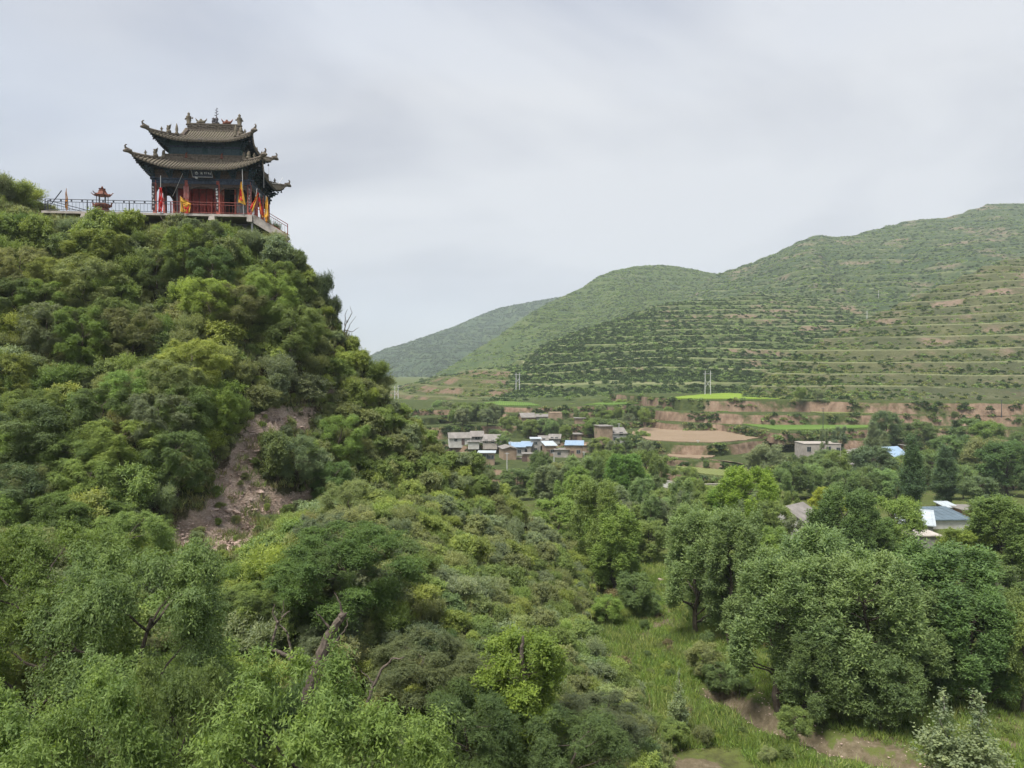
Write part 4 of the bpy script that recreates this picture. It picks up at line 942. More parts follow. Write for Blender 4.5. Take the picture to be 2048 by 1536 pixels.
def valley_grass():
    r = np.random.default_rng(778); M = 60000; x = r.uniform(5, 48, M); y = r.uniform(36, 92, M); z = ground_z(x, y); px, py = proj(x, y, z)
    dg = dist_poly(x, y, GULLY); dp = dist_poly(x, y, PATH); dn = fbm(x / 4, y / 4, 95, 3)
    bare = (dg < 1.9) | ((dp < .55) & (r.uniform(0, 1, M) < .75)) | (in_poly(px, py, [(1330, 1500), (1480, 1500), (1540, 1560), (1300, 1560)])) | (in_poly(px, py, [(1310, 1240), (1380, 1235), (1385, 1265), (1310, 1262)]) & (r.uniform(0, 1, M) < .8))
    hot = np.where(x < 16, 1.0, .35); ok = ~bare & (r.uniform(0, 1, M) < hot * np.clip(.75 + 2 * dn, .3, 1)) & (px < 2100) & (px > 1100)
    x, y, z, dn = x[ok], y[ok], z[ok], dn[ok]
    a = np.array([(.23, .30, .085), (.19, .28, .075), (.29, .33, .13), (.15, .22, .07)]); tt = a[np.clip((dn * 6 + 1.6 + r.normal(scale=.8, size=len(x))), 0, 3.4).astype(int)] * r.uniform(.8, 1.15, (len(x), 1))
    scatter('valley_grass', np.stack([x, y, z], -1), r.uniform(.55, 1.35, len(x)) * np.where(dn > .1, 1.35, 1), tt, COL_TUFT)
    k = r.choice(len(x), 420, replace=False); w = np.stack([x[k], y[k], z[k] - .05], -1)
    scatter('valley_weeds', w, r.uniform(.18, .55, 420) * np.where(r.uniform(0, 1, 420) < .12, 1.6, 1), np.array([T_OLIVE, T_DARK, T_MID, T_YEL, (.26, .22, .13)])[r.integers(0, 5, 420)] * r.uniform(.75, 1.1, (420, 1)), COL_SHRUB)
    # stones of the wash and the rock face
    mb = []
    for s in range(4):
        q = np.random.default_rng(s); d = unit(q.normal(size=(20, 3))); import_v = d * q.uniform(.7, 1.1, (20, 1)) * [1, .8, .6]
        import bmesh
        bm = bmesh.new(); [bm.verts.new(v) for v in import_v]; bmesh.ops.convex_hull(bm, input=bm.verts); me = bpy.data.meshes.new('stone'); bm.to_mesh(me); bm.free(); me.materials.append(M_STONE); mb.append(me)
    col = lib_collection('stones', mb)
    M = 5200; x = r.uniform(6, 36, M); y = r.uniform(36, 64, M); dg = dist_poly(x, y, GULLY); ok = (dg < 2.2) | (r.uniform(0, 1, M) < .03); x, y = x[ok], y[ok]
    x2 = r.uniform(-40, -10, 30000); y2 = r.uniform(40, 70, 30000); k = (rock_mask(x2, y2, HZ(x2, y2)) > .5) & (r.uniform(0, 1, 30000) < .5); x2, y2 = x2[k], y2[k]
    pts = np.concatenate([np.stack([x, y, ground_z(x, y) - .02], -1), np.stack([x2, y2, HZ(x2, y2) - .25], -1)])
    scatter('loose_stones', pts, np.concatenate([r.uniform(.02, .08, len(x)), r.uniform(.03, .15, len(x2)) * np.where(r.uniform(0, 1, len(x2)) < .05, 2.4, 1) ]), np.ones((len(pts), 3)) * .3, col)
M_STONE = mat_plain('stone', (0.42, 0.32, 0.27), .95, .4, 2.0)
valley_grass()

# trees of the hillside and the hollow in front: (species, px, base row, depth or None, top row, width px, tint, name, label)
NEAR = [
 ('near_elm', 285, None, 30, 1095, 340, (.175, .245, .095), 'elm_tree', 'large spreading tree with dark limbs showing, left of the dead trunks'),
 ('near_elm', 75, None, 33, 1060, 310, (.17, .235, .065), 'elm_tree', 'big bright tree at the left edge beside the spreading one'),
 ('near_elm', 110, None, 19, 1385, 420, (.205, .285, .09), 'elm_tree', 'yellow-green crown filling the bottom left corner'),
 ('near_elm', 625, None, 20, 1345, 460, (.20, .285, .085), 'elm_tree', 'broad yellow-green crown at the bottom centre, below the dead trunks'),
 ('near_elm', 345, None, 24, 1330, 250, (.16, .21, .075), 'elm_tree', 'shaded crown between the two bottom yellow-green crowns'),
 ('round', 1050, None, 36, 1262, 175, (.20, .275, .055), 'locust_tree', 'lime-green tree with a bare dark trunk near the bottom centre right'),
 ('near_elm', 690, 1270, None, 1055, 235, (.125, .20, .062), 'elm_tree', 'deep green layered tree above the leaning dead trunk'),
 ('near_elm', 500, 1275, None, 1175, 150, (.14, .185, .065), 'elm_tree', 'green tree left of the dead branches, under the bare rock'),
 ('near_elm', 850, 1420, None, 1280, 190, (.16, .185, .095), 'elm_tree', 'grey-green rounded tree right of the dead trunks'),
 ('near_elm', 930, None, 33, 1380, 200, (.11, .165, .06), 'elm_tree', 'dark tree left of the lime-green one at the bottom'),
 ('near_elm', 20, 960, None, 800, 200, (.16, .21, .10), 'elm_tree', 'tall grey-green tree at the far left edge halfway up the slope'),
 ('near_elm', 10, 1090, None, 930, 150, (.14, .195, .10), 'elm_tree', 'blue-green tree at the far left edge below the tall grey-green one'),
 ('near_elm', 150, 1110, None, 985, 160, (.15, .21, .065), 'elm_tree', 'green tree left of the bare rock foot'),
 ('near_elm', 1200, None, 38, 1400, 150, (.14, .165, .09), 'grey_shrub', 'grey feathery shrub at the foot of the spur by the path'),
 ('near_elm', 1150, None, 33, 1430, 190, (.12, .17, .065), 'leafy_shrub', 'dark leafy shrub at the bottom beside the lime-green tree'),
 ('spindly', 560, 505, 79, 442, 66, (.14, .18, .10), 'crest_tree', 'airy tree on the skyline just right of the temple stairs'),
 ('spindly', 628, 622, 78, 516, 74, (.12, .155, .085), 'crest_tree', 'airy dark tree on the skyline midway down the hill'),
 ('spindly', 596, 560, 78, 488, 54, (.13, .17, .085), 'crest_tree', 'small airy tree on the skyline between the two larger ones'),
 ('spindly', 655, 655, 78, 575, 52, (.12, .155, .085), 'crest_tree', 'narrow airy tree on the skyline below the dark one'),
 ('spindly', 30, 395, 74, 335, 90, (.17, .215, .08), 'crest_tree', 'leafy tree on the crest at the left edge'),
]
for (sp, px, pb, d, pt, wp, tint, nm, lb) in NEAR:
    if d is None: g0 = hill_hit(px, pb)
    elif nm == 'crest_tree' and px > 100: g0 = crest_hit(px, pb - 12, d - 1.0)
    else:
        x = P(px, 740, d)[0]; g0 = np.array([x, d, float(HZ(x, d))])
    if nm == 'crest_tree':
        rd = wp * g0[1] / FPX / 2 * (.72 if px > 100 else 1); put_shrub(g0 + [0, 0, -.2], rd, jit(tint, rng, .05), lb, None, 'fine', 'crest_tree', min(1.7, (pb - pt) / FPX * g0[1] / (1.45 * rd)))['category'] = 'tree'; continue
    top = P(px, pt, g0[1])[2]; h = max(1.5, top - g0[2]); put_tree(sp, g0, h, wp * g0[1] / FPX * 1.08, jit(tint, rng, .05), nm, lb, 'shrub' if 'shrub' in nm else 'tree')
# dead wood
def polyline_px(mb, pts, d, r0, r1, k=7):
    W = [P(a, b, d + c) for a, b, c in pts]; n = len(W); q = []
    for i in range(n - 1):
        for t in np.linspace(0, 1, 4, endpoint=False):
            q.append(W[i] * (1 - t) + W[i + 1] * t + rng.normal(scale=.02, size=3))
    q.append(W[-1]); mb.tube(q, list(np.linspace(r0, r1, len(q))), k)
def dead_tree(name, label, d, trunk, branches, r0, r1, rb=.05):
    W = P(trunk[0][0], trunk[0][1], d); e = empty('dead_tree', W, 0, label, 'dead tree')
    def loc(mb): mb.v = [tuple(np.array(v) - W) for v in mb.v]; return mb
    t = MB(); polyline_px(t, trunk, d, r0, r1, 8); loc(t).build('trunk', M_DEADWOOD, e)
    for b in branches:
        m = MB(); polyline_px(m, b, d, rb, .012, 5); loc(m).build('branch', M_DEADWOOD, e)
dead_tree('dead_trunk', 'thick leaning dead trunk with a broken top among the green trees', 31,
          [(615, 1400, 0), (640, 1320, 0), (658, 1270, 0), (680, 1238, 0), (690, 1228, 0)],
          [[(676, 1240, 0), (684, 1222, .1), (680, 1205, .1), (668, 1185, .2)], [(664, 1262, 0), (645, 1240, -.2), (632, 1222, -.3)], [(652, 1290, 0), (672, 1284, -.3), (690, 1262, -.5), (698, 1236, -.5)],
           [(640, 1330, 0), (664, 1312, -.4), (672, 1290, -.5)], [(688, 1230, 0), (695, 1226, 0)]], .30, .10, .07)
dead_tree('dead_snag', 'thin forked dead tree left of the leaning dead trunk', 30,
          [(592, 1345, 0), (588, 1320, 0), (560, 1304, 0), (543, 1300, 0), (548, 1270, 0), (556, 1245, 0)],
          [[(588, 1320, 0), (578, 1285, .1), (572, 1262, .1), (558, 1248, .1), (566, 1225, .1), (568, 1200, .1)], [(556, 1245, 0), (545, 1225, 0), (548, 1208, 0)], [(566, 1232, .1), (580, 1222, .1)]], .10, .035, .05)
dead_tree('dead_branch', 'bare arched branch right of the leaning dead trunk', 29,
          [(735, 1405, 0), (745, 1375, 0), (762, 1340, 0), (785, 1318, 0), (808, 1314, 0)], [[(748, 1370, 0), (735, 1352, 0), (722, 1340, 0)]], .075, .02, .035)
dead_tree('bare_snag', 'black snag sticking up through the lime-green tree', 35.0,
          [(1030, 1560, 0), (1040, 1440, 0), (1044, 1350, 0), (1044, 1300, 0), (1046, 1272, 0)], [[(1044, 1330, 0), (1028, 1318, 0), (1022, 1300, 0)], [(1042, 1370, 0), (1060, 1350, 0)]], .2, .05, .05)
dead_tree('bare_bush', 'leafless twiggy bush on the skyline at the right shoulder of the hill', 77.5,
          [(683, 690, 0), (688, 665, 0), (694, 640, 0)],
          [[(686, 675, 0), (700, 650, 0), (712, 632, 0)], [(687, 670, 0), (678, 645, 0), (674, 625, 0)], [(690, 660, 0), (704, 664, 0), (718, 655, 0)], [(690, 655, 0), (690, 630, 0), (696, 618, 0)], [(684, 680, 0), (705, 680, 0), (716, 675, 0)], [(694, 645, 0), (704, 625, 0), (700, 612, 0)]], .09, .03, .05)
# ------------------------------------------------------------------ the temple pavilion and its terrace
FLOOR_Z, ROT = 15.2, math.radians(6)
CEN = np.array([-30.98, 80.96, FLOOR_Z]); CR, SR = math.cos(ROT), math.sin(ROT)
def TL(x, y, z=0.0): return (CEN[0] + x * CR - y * SR, CEN[1] + x * SR + y * CR, CEN[2] + z)     # temple coordinates -> world
def t_empty(name, x, y, z, label, cat, group=None, rz=0.0): return empty(name, TL(x, y, z), ROT + rz, label, cat, group)

M_TILE = mat_plain('roof_tile', (0.15, 0.13, 0.10), .9, .35, 5, dirt=(0.11, 0.11, 0.06), bump=.3)
M_RIDGE = mat_plain('ridge_tile', (0.135, 0.115, 0.09), .9, .4, 6, dirt=(0.10, 0.085, 0.07), bump=.4)
M_FIG = mat_plain('ridge_figure', (0.15, 0.13, 0.095), .9, .35, 7, bump=.4)
M_EAVE = mat_plain('painted_rafter', (0.026, 0.036, 0.044), .8, .4, 5)
M_BRKT = mat_plain('painted_bracket', (0.03, 0.055, 0.065), .75, .5, 9, dirt=(0.035, 0.05, 0.10))
M_BEAM = mat_plain('painted_beam', (0.045, 0.058, 0.085), .7, .5, 6, dirt=(0.12, 0.15, 0.18))
M_REDW = mat_plain('red_lacquer', (0.19, 0.028, 0.022), .6, .3, 4, dirt=(0.11, 0.03, 0.025))
M_COL = mat_plain('faded_column', (0.38, 0.095, 0.07), .75, .35, 4, dirt=(0.38, 0.28, 0.23))
M_GREY = mat_plain('grey_plaster', (0.22, 0.22, 0.22), .9, .2, 3, dirt=(0.14, 0.14, 0.14))
M_CONC = mat_plain('concrete', (0.42, 0.38, 0.34), .9, .25, 2, dirt=(0.26, 0.22, 0.19), bump=.2)
M_SHADE = mat_plain('painted_doorway_shade', (0.015, 0.015, 0.018), .9, .2)  # near-black colour painting the shade inside the hall doorway
M_CARVE = mat_plain('carved_wood', (0.09, 0.065, 0.05), .85, .5, 10, dirt=(0.035, 0.055, 0.075))
M_UPWALL = mat_plain('green_panel', (0.045, 0.085, 0.085), .7, .3, 4)
M_LATT = mat_plain('grey_blue_lattice', (0.10, 0.14, 0.16), .7, .3, 6)
M_BOARD = mat_plain('black_board', (0.03, 0.035, 0.045), .5, .2)
M_FRAME = mat_plain('grey_frame', (0.30, 0.30, 0.29), .7, .2)
M_WHITE = mat_plain('white_letter', (0.62, 0.62, 0.6), .8, .1)
M_IRON = mat_plain('rail_iron', (0.05, 0.055, 0.065), .6, .3, 4)
M_REDIRON = mat_plain('red_rail', (0.20, 0.045, 0.035), .6, .3, 4)
M_RUST = mat_plain('rusty_bronze', (0.17, 0.065, 0.042), .7, .35, 5, dirt=(0.08, 0.045, 0.04))
M_PATINA = mat_plain('dark_bronze', (0.075, 0.07, 0.075), .6, .3, 5)
M_YFLAG = mat_plain('yellow_silk', (0.58, 0.31, 0.04), .7, .25, 3)
M_RFLAG = mat_plain('red_silk', (0.42, 0.02, 0.018), .7, .25, 3)
M_OFLAG = mat_plain('orange_silk', (0.52, 0.21, 0.025), .7, .3, 4)
M_SCAR = mat_plain('couplet_board', (0.075, 0.05, 0.055), .7, .3, 4)
M_PINK = mat_plain('faded_banner', (0.42, 0.19, 0.17), .85, .3, 4)
M_STEEL = mat_plain('pale_steel', (0.5, 0.5, 0.5), .5, .15, 4)
M_WIRE = mat_plain('pale_cable', (0.55, 0.55, 0.53), .8, .1)

pav = t_empty('temple_pavilion', 0, 0, 0, 'two-storey Chinese temple pavilion with upswept grey tile roofs on the hilltop', 'temple')
HW, HD = 4.5, 4.4
def roof_fn(EX, EY, z0, a, b, lift, flare, qm, pw=2.4):
    """point of a hipped, upswept roof: side in 'fblr', p = position along the eave, q = distance in from the eave"""
    def f(side, p, q):
        half = (EX if side in 'fb' else EY) - q
        s = max(-1.0, min(1.0, p / max(half, 1e-6)))
        w = (max(0, abs(s) - .25) / .75) ** pw * max(0, 1 - q / qm) ** 1.4
        z = z0 + a * q + b * q * q + lift * w
        o = flare * w; sg = 1 if p >= 0 else -1
        along = p + sg * o; depth = ((EY if side in 'fb' else EX) - q) + o
        return {'f': (along, -depth, z), 'b': (-along, depth, z), 'r': (depth, along, z), 'l': (-depth, -along, z)}[side]
    return f
def build_roof(fn, EX, EY, qmax, parent_name, qtop_fb=None, gable_x=None):
    """tile skin, round tile rows, soffit with rafters, eave ends"""
    root = MB(); rows = MB(); soff = MB(); raf = MB(); ends = MB()
    for side in 'fbrl':
        E = EX if side in 'fb' else EY
        qt = qmax if (side not in 'fb' or qtop_fb is None) else qtop_fb
        nq, npn = 14, 40
        def lim(q):
            h = E - q
            return max(h, gable_x) if (gable_x and side in 'fb' and h < gable_x) else h
        for sh, mb in ((0, root), (-.16, soff)):
            Gd = []
            for q in np.linspace(0, qt if sh == 0 else min(qt, qmax), nq):
                h = lim(q); Gd.append([tuple(np.array(fn(side, p, q)) + [0, 0, sh]) for p in np.linspace(-h, h, npn)])
            mb.surf(Gd)
        # fascia
        root.surf([[tuple(np.array(fn(side, p, 0)) + [0, 0, sh]) for p in np.linspace(-E, E, npn)] for sh in (-.16, 0)])
        n = int(2 * E / .27)
        for k in range(n + 1):
            p = -E + 2 * E * (k + .5) / (n + 1); qe = min(qt, E - abs(p)) if not (gable_x and side in 'fb' and abs(p) < gable_x) else qt
            if qe > .15:
                pts = [np.array(fn(side, p, q)) + [0, 0, .035] for q in np.linspace(-.06, qe, max(3, int(qe / .4)))]
                rows.tube(pts, .075, 6)
            pts = [np.array(fn(side, p, q)) + [0, 0, -.24] for q in np.linspace(-.02, max(.3, min(qe, qmax * .8)), 3)]
            raf.tube(pts, .06, 4)
            c = np.array(fn(side, p, -.07)); ends.box(c + [0, 0, .01], (.14, .14, .15))
    roof = root.build('roof', M_TILE, pav, True)
    for mb, nm, mt in ((rows, 'tile_rows', M_TILE), (soff, 'soffit', M_EAVE), (raf, 'rafters', M_EAVE), (ends, 'eave_tile_ends', M_RIDGE)):
        o = mb.build(nm, mt, roof, nm in ('tile_rows',)); o['kind'] = 'stuff'
    return roof
def figure(h, seed, arms=True):        # a glazed roof figure: robed body, shoulders, head, raised crest
    m = MB(); m.lathe((0, 0, 0), [(.20 * h, 0), (.24 * h, .06 * h), (.15 * h, .18 * h), (.20 * h, .42 * h), (.17 * h, .6 * h), (.22 * h, .68 * h), (.08 * h, .78 * h), (.11 * h, .86 * h), (.1 * h, .95 * h), (.03 * h, 1.02 * h)], 8)
    if arms:
        m.tube([(.15 * h, 0, .62 * h), (.30 * h, -.05 * h, .52 * h), (.34 * h, -.1 * h, .64 * h)], [.06 * h, .05 * h, .03 * h], 5); m.tube([(-.15 * h, 0, .62 * h), (-.26 * h, -.05 * h, .45 * h), (-.2 * h, -.15 * h, .5 * h)], [.06 * h, .05 * h, .04 * h], 5)
    return m
def beast(h, seed):                     # crouching ridge beast: haunch, neck, head, curled mane
    m = MB(); m.lathe((0, 0, 0), [(.28 * h, 0), (.3 * h, .2 * h), (.2 * h, .4 * h)], 7); m.tube([(0, 0, .2 * h), (0, -.1 * h, .55 * h), (0, -.05 * h, .8 * h), (0, -.22 * h, .86 * h)], [.22 * h, .2 * h, .17 * h, .09 * h], 7)
    for k in range(5):
        a = -.6 + k * .35; m.tube([(0, .05 * h, (.5 + .1 * k) * h), (.05 * h * (k - 2), .25 * h, (.62 + .11 * k) * h), (.07 * h * (k - 2), .2 * h, (.74 + .11 * k) * h)], [.07 * h, .05 * h, .015 * h], 4)
    return m
F_LOW = roof_fn(5.6, 5.5, 4.40, .43, .05, 1.05, .42, 2.9)
roof_low = build_roof(F_LOW, 5.6, 5.5, 2.0, 'lower')
F_UP = roof_fn(4.5, 4.4, 7.42, .24, .062, .7, .35, 3.0)
roof_up = build_roof(F_UP, 4.5, 4.4, 1.75, 'upper', 4.4, 2.75)
roof_low['label'] = 'lower roof skirt of grey round tiles'; roof_up['label'] = 'upper hip-and-gable roof of grey round tiles'
def hips(fn, EX, EY, q1, parent, hr, fig_q, seed):
    for sx, side in ((-1, 'f'), (1, 'f'), (-1, 'b'), (1, 'b')):
        m = MB(); pts = []
        for q in np.linspace(q1, -.02, 12):
            pts.append(np.array(fn(side, sx * (EX - q), q)) + [0, 0, .10])
        d = pts[-1] - pts[-2]; d = d / np.linalg.norm(d); h = np.array([d[0], d[1], 0]); h /= np.linalg.norm(h)
        e = pts[-1]
        pts += [e + h * .25 + [0, 0, .08], e + h * .5 + [0, 0, .16]]
        rad = [.17] * len(pts); rad[-1] = .13; rad[-2] = .16
        m.tube(pts, rad, 7); m.build('hip_ridge', M_RIDGE, parent)
        # dragon head horn at the tip, its curl rising
        t = pts[-1]; m = MB()
        m.tube([t - h * .45, t + h * .05, t + h * .32 + [0, 0, -.10]], [.20, .22, .09], 7)
        m.tube([t - h * .25 + [0, 0, .1], t + h * .12 + [0, 0, .26], t + h * .16 + [0, 0, .42], t + h * .08 + [0, 0, .54], t - h * .02 + [0, 0, .55]], [.13, .10, .08, .06, .05], 6)
        m.build('corner_horn', M_RIDGE, parent)
        q = fig_q; b = beast(.8, seed); p = np.array(fn(side, sx * (EX - q), q)) + [0, 0, .2]
        o = b.build('ridge_beast', M_FIG, parent, True, tuple(p)); o.rotation_euler = (0, 0, math.atan2(h[1], h[0]) + math.pi / 2)
        f = figure(.5, 3).build('ridge_figure', M_FIG, parent, True, tuple(np.array(fn(side, sx * (EX - .75), .75)) + [0, 0, .2]))
        m = MB(); c = np.array(fn(side, sx * (EX - .25), .25)) + [0, 0, -.75]
        m.tube([c + [0, 0, .55], c + [0, 0, .2]], .012, 4); m.lathe(tuple(c), [(.11, 0), (.09, .05), (.07, .16), (.03, .2)], 8); m.build('wind_bell', M_PATINA, parent)
hips(F_LOW, 5.6, 5.5, 1.95, roof_low, .16, 1.35, 1); hips(F_UP, 4.5, 4.4, 1.7, roof_up, .16, 1.2, 2)
# ornamental band where the lower roof meets the upper storey
band = MB(); orn = MB()
bx, by, zb = 3.75, 3.6, F_LOW('f', 0, 1.85)[2] - .05
for (x0, y0, x1, y1) in ((-bx, -by, bx, -by), (bx, -by, bx, by), (bx, by, -bx, by), (-bx, by, -bx, -by)):
    L = math.hypot(x1 - x0, y1 - y0); c = ((x0 + x1) / 2, (y0 + y1) / 2); a = math.atan2(y1 - y0, x1 - x0)
    band.box((c[0], c[1], zb + .38), (L + (.3 if abs(y1 - y0) < 1 else -.3), .3, .72), a); band.box((c[0], c[1], zb + .80), (L + (.44 if abs(y1 - y0) < 1 else -.44), .44, .12), a)
    for k in range(int(L / .33)):
        t = (k + .5) / int(L / .33); p = (x0 + (x1 - x0) * t, y0 + (y1 - y0) * t); nx, ny = math.sin(a), -math.cos(a)
        z = zb + .34 + .13 * math.sin(k * 2.2); c2 = (p[0] + nx * .16, p[1] + ny * .16, z); r = .13 + .03 * (k % 3)
        ca, sa = math.cos(a), math.sin(a)
        orn.tube([(c2[0] + ca * r * math.cos(w), c2[1] + sa * r * math.cos(w), z + r * math.sin(w)) for w in np.linspace(0, 4.6, 7)], [.06, .06, .055, .05, .045, .04, .03], 5)
b = band.build('ridge_band', M_RIDGE, roof_low); o = orn.build('scroll_ornament', M_RIDGE, b); o['kind'] = 'stuff'
for sx in (-1.7, 1.7): beast(.55, 4).build('ridge_beast', M_REDW if False else M_RUST, roof_low, True, (sx, -by - .12, zb + .5))
for sx, sy in ((-1, -1), (1, -1), (-1, 1), (1, 1)): beast(.8, 5).build('ridge_beast', M_FIG, roof_low, True, (sx * (bx + .1), sy * (by + .1), zb + .45))
# main ridge with scrolls, end dragons, beasts and the centre finial
zr = F_UP('f', 0, 4.4)[2]
m = MB(); m.box((0, 0, zr + .28), (5.3, .34, .62)); m.box((0, 0, zr + .64), (5.4, .46, .12)); m.box((0, 0, zr - .02), (5.3, .5, .12)); rg = m.build('main_ridge', M_RIDGE, roof_up)
orn = MB()
for k in range(17):
    for sy in (-1, 1):
        x = -2.5 + k * .31; r = .14 + .02 * (k % 2); z = zr + .3 + .08 * math.sin(k * 2.3)
        orn.tube([(x + r * math.cos(w), sy * .2, z + r * math.sin(w)) for w in np.linspace(0, 4.8, 7)], [.06, .06, .055, .05, .045, .04, .03], 5)
o = orn.build('scroll_ornament', M_RIDGE, rg); o['kind'] = 'stuff'
for sx in (-1, 1):
    figure(1.3, 1).build('ridge_figure', M_FIG, roof_up, True, (sx * 2.55, 0, zr + .5)).rotation_euler = (0, 0, 0 if sx < 0 else math.pi)
    m = MB(); m.tube([(-.42, 0, .05), (-.1, 0, .22), (.25, 0, .2), (.42, 0, .28)], [.16, .2, .18, .08], 7)
    for k in (-1, 1): m.tube([(k * .28, 0, .2), (k * .5, 0, .42), (k * .58, 0, .6)], [.1, .07, .02], 5)
    m.tube([(0, 0, .2), (-.02, -.1, .5)], [.16, .1], 6)
    m.build('ridge_dragon', M_FIG if sx < 0 else M_RUST, roof_up, True, (sx * 1.3, 0, zr + .68))
    # gable descending ridges with scroll feet and spires
    for sy in (-1, 1):
        m = MB(); side = 'f' if sy < 0 else 'b'
        pts = [np.array(F_UP('f', sx * 2.75, q)) * [1, 1 if sy < 0 else -1, 1] + [0, 0, .12] for q in np.linspace(4.3, 1.6, 8)]
        m.tube(pts, [.2, .19, .18, .17, .17, .17, .17, .2], 7); m.build('gable_ridge', M_RIDGE, roof_up)
        p = pts[-1]; m = MB(); m.lathe((0, 0, 0), [(.17, 0), (.2, .15), (.12, .3), (.15, .5), (.12, .8), (.03, 1.15)], 7); m.build('ridge_spire', M_FIG, roof_up, True, tuple(p + [0, 0, .02]))
    m = MB(); zg = F_UP('r', 0, 1.75)[2]
    m.prism([(-2.6, zg - .1), (2.6, zg - .1), (1.5, zr - .75), (.3, zr), (-.3, zr), (-1.5, zr - .75)], -.06, .06)
    m.v = [(sx * 2.55 + y, x, z) for x, y, z in m.v]; m.build('gable_wall', M_CARVE, roof_up)
fin = MB(); fin.box((0, 0, .12), (.9, .4, .24)); fin.lathe((-.28, 0, .2), [(.2, 0), (.24, .18), (.16, .36), (.2, .5), (.05, .62)], 8); fin.lathe((.12, 0, .2), [(.26, 0), (.14, .12), (.24, .35), (.2, .55), (.08, .65), (.1, .75)], 9)
fb = fin.build('finial', M_PATINA, roof_up, True, (.15, 0, zr + .68)); fb.scale = (.8, .8, .85)
m = MB(); m.tube([(.12, 0, .9), (.12, 0, 2.05)], [.05, .02], 5)
for k in range(6):
    z = 1.05 + k * .16; s = .22 * (1 if k % 2 else -1) * (1 - k * .1); m.tube([(.12, 0, z), (.12 + s, 0, z + .05), (.12 + s * 1.1, 0, z + .14)], [.05, .05, .02], 4)
m.build('finial_spike', M_PATINA, fb)

# columns, beams, carved lintels, brackets
COLX = (-4.5, -1.5, 1.5, 4.5); COLY = (-4.4, -1.47, 1.47, 4.4)
cm = MB(); cm.lathe((0, 0, 0), [(.3, 0), (.3, .12), (.2, .18), (.19, 3.42)], 12); me = cm.mesh('column', M_COL, True)
for i, x in enumerate(COLX):
    for j, y in enumerate(COLY):
        if i in (0, 3) or j in (0, 3): link('column', me, pav, (x, y, 0))
for (x, y, ln, a) in [(0, -HD, 9.0, 0), (0, HD, 9.0, 0), (-HW, 0, 8.8, math.pi / 2), (HW, 0, 8.8, math.pi / 2)]:
    k = .004 if a else 0
    m = MB(); m.box((x, y, 3.28 + k), (ln + .5, .22, .34), a); m.build('beam', M_BEAM, pav); m = MB(); m.box((x, y, 3.55 + k), (ln + .8, .34, .16), a); m.build('plate_beam', M_BEAM, pav)
    m = MB(); m.box((x, y, 4.05 + k), (ln + .1, .12, .82), a); m.build('frieze_board', M_CARVE, pav)
# arched carved lintels between the columns
def lintel(w):
    m = MB(); n = 16; top = 3.1; o = [(-w / 2, top), (w / 2, top)]
    for i in range(n + 1):
        s = 1 - 2 * i / n; o.append((s * w / 2, 3.1 - .22 - .34 * abs(s) ** 1.5 - .06 * (i % 2) - (.35 if abs(s) > .88 else 0)))
    return m.prism(o, -.05, .05).mesh('carved_lintel', M_CARVE)
lm = lintel(2.66); lm2 = lintel(2.6)
for i in range(3):
    for y in (-HD, HD): link('carved_lintel', lm, pav, (-3 + 3 * i, y, 0))
    for x in (-HW, HW):
        o = link('carved_lintel', lm2, pav, (x, -2.93 + 2.93 * i, 0)); o.rotation_euler = (0, 0, math.pi / 2)
def bracket(h, out, w):
    m = MB(); n = 4
    for k in range(n):
        t = k / (n - 1); m.box((0, -out * t * .5, .1 + h * t), (w * (.35 + .65 * t), .16, .13)); m.box((0, -out * t * .5, .1 + h * t + .02), (.16, .2 + out * t, .13))
        for s in (-1, 1): m.box((s * w * (.32 + .6 * t) / 2, -out * t * .9, .2 + h * t), (.13, .13, .12))
    return m
bm_lo = bracket(.62, .85, .9).mesh('bracket_set', M_BRKT); bm_up = bracket(.5, .8, .8).mesh('bracket_set', M_BRKT)
def ring_brackets(me, hx, hy, z, xs, ys):
    for x in xs: link('bracket_set', me, pav, (x, -hy, z)); o = link('bracket_set', me, pav, (x, hy, z)); o.rotation_euler = (0, 0, math.pi)
    for y in ys:
        o = link('bracket_set', me, pav, (hx, y, z)); o.rotation_euler = (0, 0, math.pi / 2); o = link('bracket_set', me, pav, (-hx, y, z)); o.rotation_euler = (0, 0, -math.pi / 2)
    for sx, sy, a in ((-1, -1, -.785), (1, -1, .785), (1, 1, 2.356), (-1, 1, -2.356)):
        o = link('bracket_set', me, pav, (sx * hx, sy * hy, z + .003)); o.rotation_euler = (0, 0, a); o.scale = (1.0, 1.15, 1.05)
ring_brackets(bm_lo, HW + .1, HD + .1, 3.64, (-3, -1.5, 0, 1.5, 3), (-2.9, -1.47, 0, 1.47, 2.9))
UZ = zb + .86; UX, UY = 3.5, 3.35
ring_brackets(bm_up, UX + .05, UY + .05, 6.85, (-1.75, 0, 1.75), (-1.7, 0, 1.7))
